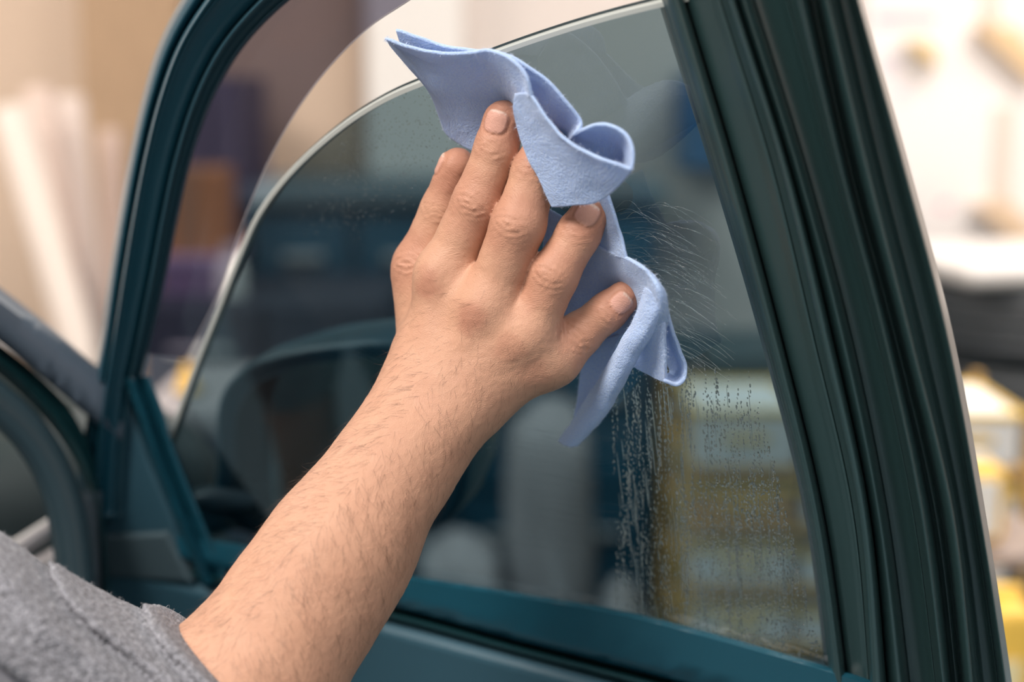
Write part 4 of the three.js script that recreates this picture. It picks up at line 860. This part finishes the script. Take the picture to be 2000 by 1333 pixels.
// ---------------------------------------------------------------- the blue cleaning cloth
{
  const TH = 0.0019;
  const sheets = [], inner = [];
  // rows of [px, py, height above the glass]; smooth both ways, then given its thickness and a round hem
  function sheet(rows, nu = 40, nv = 26, into = sheets, th = TH) {
    const R = rows.map((r) => curve(r.map(([x, y, o]) => gl(x, y, o)), nu)), cols = [];
    const P = []; for (let v = 0; v <= nv; v++) P.push([]);
    for (let u = 0; u <= nu; u++) { const c = R.length > 2 ? curve(R.map((r) => r[u]), nv) : Array.from({ length: nv + 1 }, (_, k) => R[0][u].clone().lerp(R[1][u], k / nv)); c.forEach((p, v) => P[v].push(p)); }
    const N = P.map((row, v) => row.map((p, u) => {
      const a = P[v][Math.min(u + 1, nu)].clone().sub(P[v][Math.max(u - 1, 0)]), b = P[Math.min(v + 1, nv)][u].clone().sub(P[Math.max(v - 1, 0)][u]), n = a.cross(b);
      if (n.lengthSq() < 1e-16) n.copy(GN); return n.normalize();
    }));
    for (let v = 0; v <= nv; v++) for (let u = 0; u <= nu; u++) P[v][u].addScaledVector(N[v][u], 0.0006 * noise(P[v][u].x * 90, P[v][u].y * 110, P[v][u].z * 110));
    const top = P.map((r, v) => r.map((p, u) => p.clone().addScaledVector(N[v][u], th / 2))), bot = P.map((r, v) => r.map((p, u) => p.clone().addScaledVector(N[v][u], -th / 2)));
    const parts = [gridGeo(top), gridGeo(bot.map((r) => [...r].reverse()))];
    const ring = [];
    for (let u = 0; u <= nu; u++) ring.push([0, u]); for (let v = 1; v <= nv; v++) ring.push([v, nu]); for (let u = nu - 1; u >= 0; u--) ring.push([nv, u]); for (let v = nv - 1; v >= 0; v--) ring.push([v, 0]);
    const ctr = V(0, 0, 0); P.forEach((r) => r.forEach((p) => ctr.add(p))); ctr.divideScalar((nu + 1) * (nv + 1));
    const hem = []; 
    for (let k = 0; k <= 6; k++) {
      const a = k / 6 * Math.PI;
      hem.push(ring.map(([v, u]) => {
        const p = P[v][u], inn = P[clamp(v, 1, nv - 1)][clamp(u, 1, nu - 1)], o = p.clone().sub(inn); o.addScaledVector(N[v][u], -o.dot(N[v][u])); if (o.lengthSq() < 1e-14) o.copy(p).sub(ctr); o.normalize();
        return p.clone().addScaledVector(N[v][u], Math.cos(a) * th / 2).addScaledVector(o, Math.sin(a) * th / 2);
      }));
    }
    parts.push(gridGeo(hem));
    into.push(...parts);
  }
  // upper left sheet, held under the index finger, its upper hem raised
  sheet([
    [[757, 76, 0.030], [800, 92, 0.030], [850, 103, 0.030], [905, 105, 0.031], [955, 98, 0.033], [1000, 116, 0.037], [1028, 150, 0.040], [1038, 188, 0.040]],
    [[757, 77, 0.030], [803, 104, 0.026], [853, 122, 0.024], [905, 130, 0.024], [950, 128, 0.025], [988, 146, 0.027], [1012, 176, 0.028], [1024, 208, 0.027]],
    [[757, 78, 0.030], [806, 118, 0.024], [855, 148, 0.019], [905, 170, 0.014], [945, 182, 0.009], [972, 195, 0.006], [995, 215, 0.005], [1010, 240, 0.005]],
    [[757, 79, 0.030], [802, 126, 0.024], [846, 178, 0.015], [880, 215, 0.008], [920, 240, 0.004], [955, 250, 0.0022], [985, 260, 0.0022], [1010, 270, 0.0022]],
    [[757, 80, 0.030], [799, 130, 0.024], [842, 182, 0.014], [860, 228, 0.008], [872, 258, 0.005], [902, 282, 0.0024], [950, 302, 0.0022], [1010, 310, 0.0022]],
  ], 60, 40);
  // second layer at the left tip
  sheet([[[776, 60, 0.022], [815, 72, 0.021], [860, 88, 0.020], [920, 98, 0.022], [985, 106, 0.028]], [[790, 100, 0.018], [825, 112, 0.016], [870, 125, 0.014], [925, 135, 0.014], [990, 140, 0.016]]], 30, 10, inner);
  // the wall behind the raised hem
  sheet([
    [[984, 107, 0.026], [1004, 114, 0.027], [1060, 152, 0.026], [1110, 202, 0.024], [1134, 242, 0.024], [1122, 264, 0.030]],
    [[988, 117, 0.024], [1010, 130, 0.024], [1052, 172, 0.020], [1095, 220, 0.016], [1122, 252, 0.014], [1115, 272, 0.018]],
    [[994, 128, 0.020], [1014, 152, 0.018], [1045, 196, 0.013], [1080, 242, 0.008], [1108, 270, 0.006], [1108, 286, 0.008]],
    [[1000, 142, 0.014], [1018, 180, 0.010], [1040, 225, 0.006], [1072, 270, 0.003], [1100, 300, 0.003], [1105, 310, 0.004]],
  ], 44, 22);
  // the loop on the right, showing the bluer inside
  sheet([
    [[1122, 264, 0.030], [1140, 252, 0.036], [1185, 243, 0.038], [1222, 262, 0.039], [1237, 298, 0.042], [1234, 330, 0.045]],
    [[1115, 272, 0.018], [1135, 268, 0.024], [1178, 264, 0.026], [1214, 278, 0.028], [1229, 306, 0.034], [1231, 331, 0.043]],
    [[1108, 286, 0.008], [1130, 292, 0.012], [1170, 296, 0.013], [1203, 302, 0.016], [1222, 318, 0.026], [1228, 332, 0.041]],
    [[1105, 310, 0.004], [1130, 325, 0.005], [1165, 330, 0.006], [1195, 330, 0.010], [1214, 332, 0.022], [1226, 334, 0.039]],
  ], 44, 22, inner);
  // front flap folded over the middle and ring fingertips
  sheet([
    [[1008, 186, 0.0345], [1006, 212, 0.0335], [1013, 250, 0.0320], [1032, 305, 0.0320], [1056, 352, 0.0330], [1079, 402, 0.0325]],
    [[1020, 184, 0.0360], [1024, 215, 0.0350], [1040, 258, 0.0345], [1066, 310, 0.0345], [1092, 356, 0.0345], [1122, 398, 0.0335]],
    [[1031, 184, 0.0380], [1044, 218, 0.0380], [1068, 262, 0.0380], [1100, 305, 0.0380], [1130, 348, 0.0370], [1158, 394, 0.0340]],
    [[1036, 184, 0.0395], [1056, 220, 0.0410], [1086, 260, 0.0425], [1124, 292, 0.0430], [1160, 326, 0.0410], [1188, 378, 0.0350]],
    [[1038, 185, 0.0400], [1060, 221, 0.0420], [1092, 262, 0.0440], [1140, 296, 0.0455], [1190, 316, 0.0460], [1233, 332, 0.0455]],
  ], 50, 34);
  // folded strip beyond the ring fingertip
  sheet([[[1150, 395, 0.006], [1160, 440, 0.004], [1168, 478, 0.006], [1186, 498, 0.010]], [[1172, 388, 0.016], [1184, 432, 0.015], [1196, 470, 0.017], [1206, 500, 0.020]], [[1187, 384, 0.020], [1203, 430, 0.020], [1214, 468, 0.022], [1223, 503, 0.024]]], 30, 14, inner);
  // sheet under the palm side fingers, rising to a ridge above the little finger
  sheet([
    [[1068, 408, 0.0030], [1120, 440, 0.0030], [1166, 480, 0.010], [1214, 500, 0.022], [1248, 517, 0.031], [1276, 540, 0.034], [1296, 572, 0.034]],
    [[1068, 440, 0.0024], [1118, 478, 0.0024], [1162, 510, 0.005], [1205, 528, 0.012], [1240, 540, 0.023], [1266, 556, 0.031], [1284, 582, 0.033]],
    [[1062, 500, 0.0022], [1105, 550, 0.0022], [1150, 562, 0.0022], [1192, 566, 0.003], [1228, 566, 0.010], [1252, 576, 0.021], [1268, 594, 0.029]],
    [[1070, 580, 0.0022], [1105, 615, 0.0022], [1150, 622, 0.0022], [1192, 618, 0.0022], [1226, 606, 0.004], [1244, 604, 0.012], [1256, 610, 0.024]],
    [[1100, 650, 0.0022], [1118, 680, 0.0022], [1150, 690, 0.0022], [1186, 676, 0.0022], [1214, 656, 0.004], [1232, 640, 0.012], [1246, 630, 0.022]],
  ], 50, 40);
  // pleat round the little fingertip
  sheet([
    [[1240, 513, 0.028], [1262, 545, 0.030], [1268, 582, 0.030], [1244, 628, 0.028]],
    [[1262, 528, 0.034], [1284, 560, 0.037], [1287, 600, 0.036], [1268, 640, 0.032]],
    [[1278, 540, 0.034], [1299, 576, 0.034], [1303, 620, 0.031], [1297, 655, 0.028]],
  ], 30, 20);
  // hanging tail: flat inner layer and the rolled hem over it
  sheet([
    [[1152, 670, 0.0022], [1138, 715, 0.0022], [1130, 775, 0.0025], [1118, 835, 0.003], [1102, 866, 0.004]],
    [[1210, 655, 0.004], [1195, 700, 0.004], [1172, 765, 0.004], [1145, 830, 0.004], [1115, 868, 0.004]],
  ], 40, 16);
  sheet([
    [[1262, 562, 0.028], [1243, 618, 0.028], [1216, 664, 0.026], [1184, 722, 0.021], [1148, 780, 0.015], [1094, 862, 0.007]],
    [[1274, 572, 0.034], [1256, 624, 0.034], [1226, 676, 0.033], [1194, 736, 0.028], [1158, 796, 0.021], [1102, 868, 0.011]],
    [[1292, 588, 0.036], [1272, 634, 0.036], [1238, 690, 0.033], [1204, 752, 0.028], [1170, 812, 0.021], [1116, 871, 0.012]],
    [[1300, 600, 0.030], [1282, 640, 0.029], [1244, 698, 0.024], [1212, 758, 0.020], [1180, 812, 0.014], [1128, 868, 0.008]],
  ], 50, 18);
  // right corner: shaded pleat, flat front, and the open fold
  sheet([[[1258, 636, 0.020], [1242, 674, 0.014], [1222, 708, 0.010]], [[1272, 634, 0.020], [1258, 676, 0.012], [1238, 716, 0.010]]], 24, 12, inner);
  sheet([
    [[1256, 634, 0.030], [1256, 672, 0.022], [1240, 714, 0.014]],
    [[1276, 630, 0.032], [1278, 684, 0.026], [1268, 730, 0.020]],
    [[1297, 632, 0.032], [1299, 690, 0.030], [1301, 746, 0.028]],
  ], 30, 20);
  sheet([
    [[1300, 600, 0.030], [1316, 650, 0.026], [1330, 690, 0.022], [1339, 718, 0.021], [1337, 740, 0.024], [1322, 751, 0.027], [1299, 744, 0.030]],
    [[1299, 625, 0.022], [1309, 668, 0.017], [1320, 704, 0.013], [1326, 724, 0.013], [1324, 736, 0.015], [1314, 743, 0.019], [1298, 740, 0.026]],
    [[1296, 660, 0.012], [1302, 690, 0.008], [1308, 712, 0.006], [1311, 722, 0.006], [1310, 728, 0.007], [1304, 733, 0.011], [1295, 735, 0.020]],
  ], 44, 16, inner);
  const g = mergeGeometries(sheets), gi = inner;
  const felt = (x, y) => 0.5 + 0.4 * tnoise(x, y, 30) + 0.35 * tnoise(x, y, 80, 4) + 0.25 * tnoise(x, y, 150, 1);
  const feltB = dataTex(512, felt, false, 26);
  const feltC = dataTex(512, (x, y) => { const k = clamp(0.55 + 0.5 * noise(x * 40, y * 40, 2) + 0.5 * noise(x * 110, y * 110, 7)); return [lerp(0.88, 1.0, k), lerp(0.92, 1.0, k), 1.0]; }, true, 20);
  const mat = new THREE.MeshPhysicalMaterial({ color: lin(0.60, 0.75, 0.98), roughness: 0.95, transmission: 0.3, thickness: 0, map: feltC, bumpMap: feltB, bumpScale: 0.00045, sheen: 0.4, sheenColor: lin(0.7, 0.75, 0.9), sheenRoughness: 0.6, side: THREE.DoubleSide });
  const cloth = thing('cleaning_cloth', 'pale blue felt cleaning cloth bunched under the fingers on the glass', 'cloth');
  const cm = part('felt', g, mat, cloth, 'pale blue felt in loose folds');
  for (let k = 0; k < gi.length; k += 3) part('felt_inside', mergeGeometries(gi.slice(k, k + 3)), mat, cloth, 'inside of a turned over fold');
  // loose fibres along the felt
  const p = g.attributes.position, nn = g.attributes.normal, pos = [];
  for (let k = 0; k < 12000; k++) {
    const i = Math.floor(rnd() * p.count), a = V().fromBufferAttribute(p, i), n = V().fromBufferAttribute(nn, i), s = V(rr(-1, 1), rr(-1, 1), rr(-1, 1)).cross(n).normalize(), L = rr(0.0006, 0.0022), m = a.clone().addScaledVector(n, L * 0.5).addScaledVector(s, L * 0.35), e = a.clone().addScaledVector(n, L * 0.7).addScaledVector(s, L), w = n.clone().cross(s).multiplyScalar(0.00004);
    const A = a.clone().add(w), B = a.clone().sub(w), C = m.clone().add(w), D = m.clone().sub(w);
    for (const q of [A, B, C, B, D, C, C, D, e]) pos.push(q.x, q.y, q.z);
  }
  const fg = new THREE.BufferGeometry(); fg.setAttribute('position', new THREE.Float32BufferAttribute(pos, 3)); fg.computeVertexNormals();
  const fz = part('felt_fuzz', fg, std(lin(0.66, 0.76, 0.95), 0.9, { side: THREE.DoubleSide }), cm); fz.userData.kind = 'stuff';
  seat(cloth);
}
// ---------------------------------------------------------------- water on the glass
{
  const water = new THREE.MeshPhysicalMaterial({ color: 0xffffff, roughness: 0.02, transmission: 1, thickness: 0.002, ior: 1.33 });
  const bead = new THREE.SphereGeometry(1, 10, 6).rotateX(Math.PI / 2);
  const basis = new THREE.Matrix4().makeBasis(GE1, GE2, GN), q0 = new THREE.Quaternion().setFromRotationMatrix(basis);
  const spots = [];
  const add = (px, py, a, b, h) => spots.push([px, py, a, b, h]);
  const inGlass = (px, py) => px < 1300 + 0.262 * py - 0 && px < lerp(1290, 1625, py / 1333) - 6;
  // runs of small beads below the cloth on the right
  for (let k = 0; k < 330; k++) {
    const px = rr(1195, 1600), len = rr(40, 190), y0 = rr(715, 1180), n = 3 + Math.floor(len / rr(7, 16));
    for (let i = 0; i < n; i++) { const py = y0 + len * i / n; if (py > 1290 || !inGlass(px, py)) continue; const s = rr(0.0002, 0.0005); add(px + rr(-2, 2), py + rr(-3, 3), s, s * rr(1, 3.2), s * 0.45); }
  }
  for (let k = 0; k < 130; k++) { const px = rr(1205, 1590), py = rr(770, 1230); if (inGlass(px, py)) add(px, py, rr(0.00015, 0.0003), rr(0.006, 0.02), 0.00014); }   // long thin runs
  for (let k = 0; k < 2000; k++) { const py = rr(940, 1290), px = rr(1320, 1620); if (inGlass(px, py)) { const s = rr(0.0002, 0.0006); add(px, py, s, s * rr(0.8, 1.6), s * 0.4); } }
  for (let k = 0; k < 900; k++) { const t = rnd(), px = lerp(640, 870, t) + rr(-70, 60), py = lerp(330, 200, t) + rr(-60, 150); const e = px * 0.62; if (py > 620 - px * 0.56 && px < 880) { const s = rr(0.00015, 0.0004); add(px, py, s, s * rr(0.8, 1.6), s * 0.35); } }
  const im = new THREE.InstancedMesh(bead, water, spots.length), m = new THREE.Matrix4();
  spots.forEach(([px, py, a, b, h], i) => { const p = gl(px, py, h * 0.9 + 0.00005); m.compose(p, q0, V(a, b, h)); im.setMatrixAt(i, m); });
  im.name = 'water_droplets'; im.userData = { label: 'water droplets and thin runs clinging to the tinted glass', category: 'water', kind: 'stuff' };
  im.castShadow = false; im.receiveShadow = true; scene.add(im);
  // curved wiping streaks right of the cloth
  const st = [];
  for (let k = 0; k < 110; k++) {
    const y = rr(400, 690), x0 = rr(1190, 1290), L = rr(50, 170), bow = rr(8, 22), pts = [];
    for (let i = 0; i <= 6; i++) { const t = i / 6, px = x0 + L * t, py = y + 0.18 * L * t - bow * Math.sin(t * Math.PI) + 0.00055 * (px - 1200) ** 2 * 1.2 + rr(-1.2, 1.2); if (inGlass(px, py)) pts.push(gl(px, py, 0.0001)); }
    if (pts.length > 3) st.push(tube(pts, rr(0.00004, 0.00008), 14, 5));
  }
  for (let k = 0; k < 45; k++) {
    const y = rr(830, 1090), x0 = rr(930, 1080), L = rr(60, 200), pts = [];
    for (let i = 0; i <= 5; i++) { const t = i / 5; pts.push(gl(x0 + L * t, y + 22 * t + rr(-1, 1), 0.0)); }
    st.push(tube(pts, rr(0.00003, 0.00006), 10, 5));
  }
  const sm = part('wiping_streaks', mergeGeometries(st), water, scene); sm.castShadow = false; sm.userData = { label: 'fine curved water streaks left on the glass by wiping', category: 'water', kind: 'stuff' };
}
renderer.render(scene, camera);
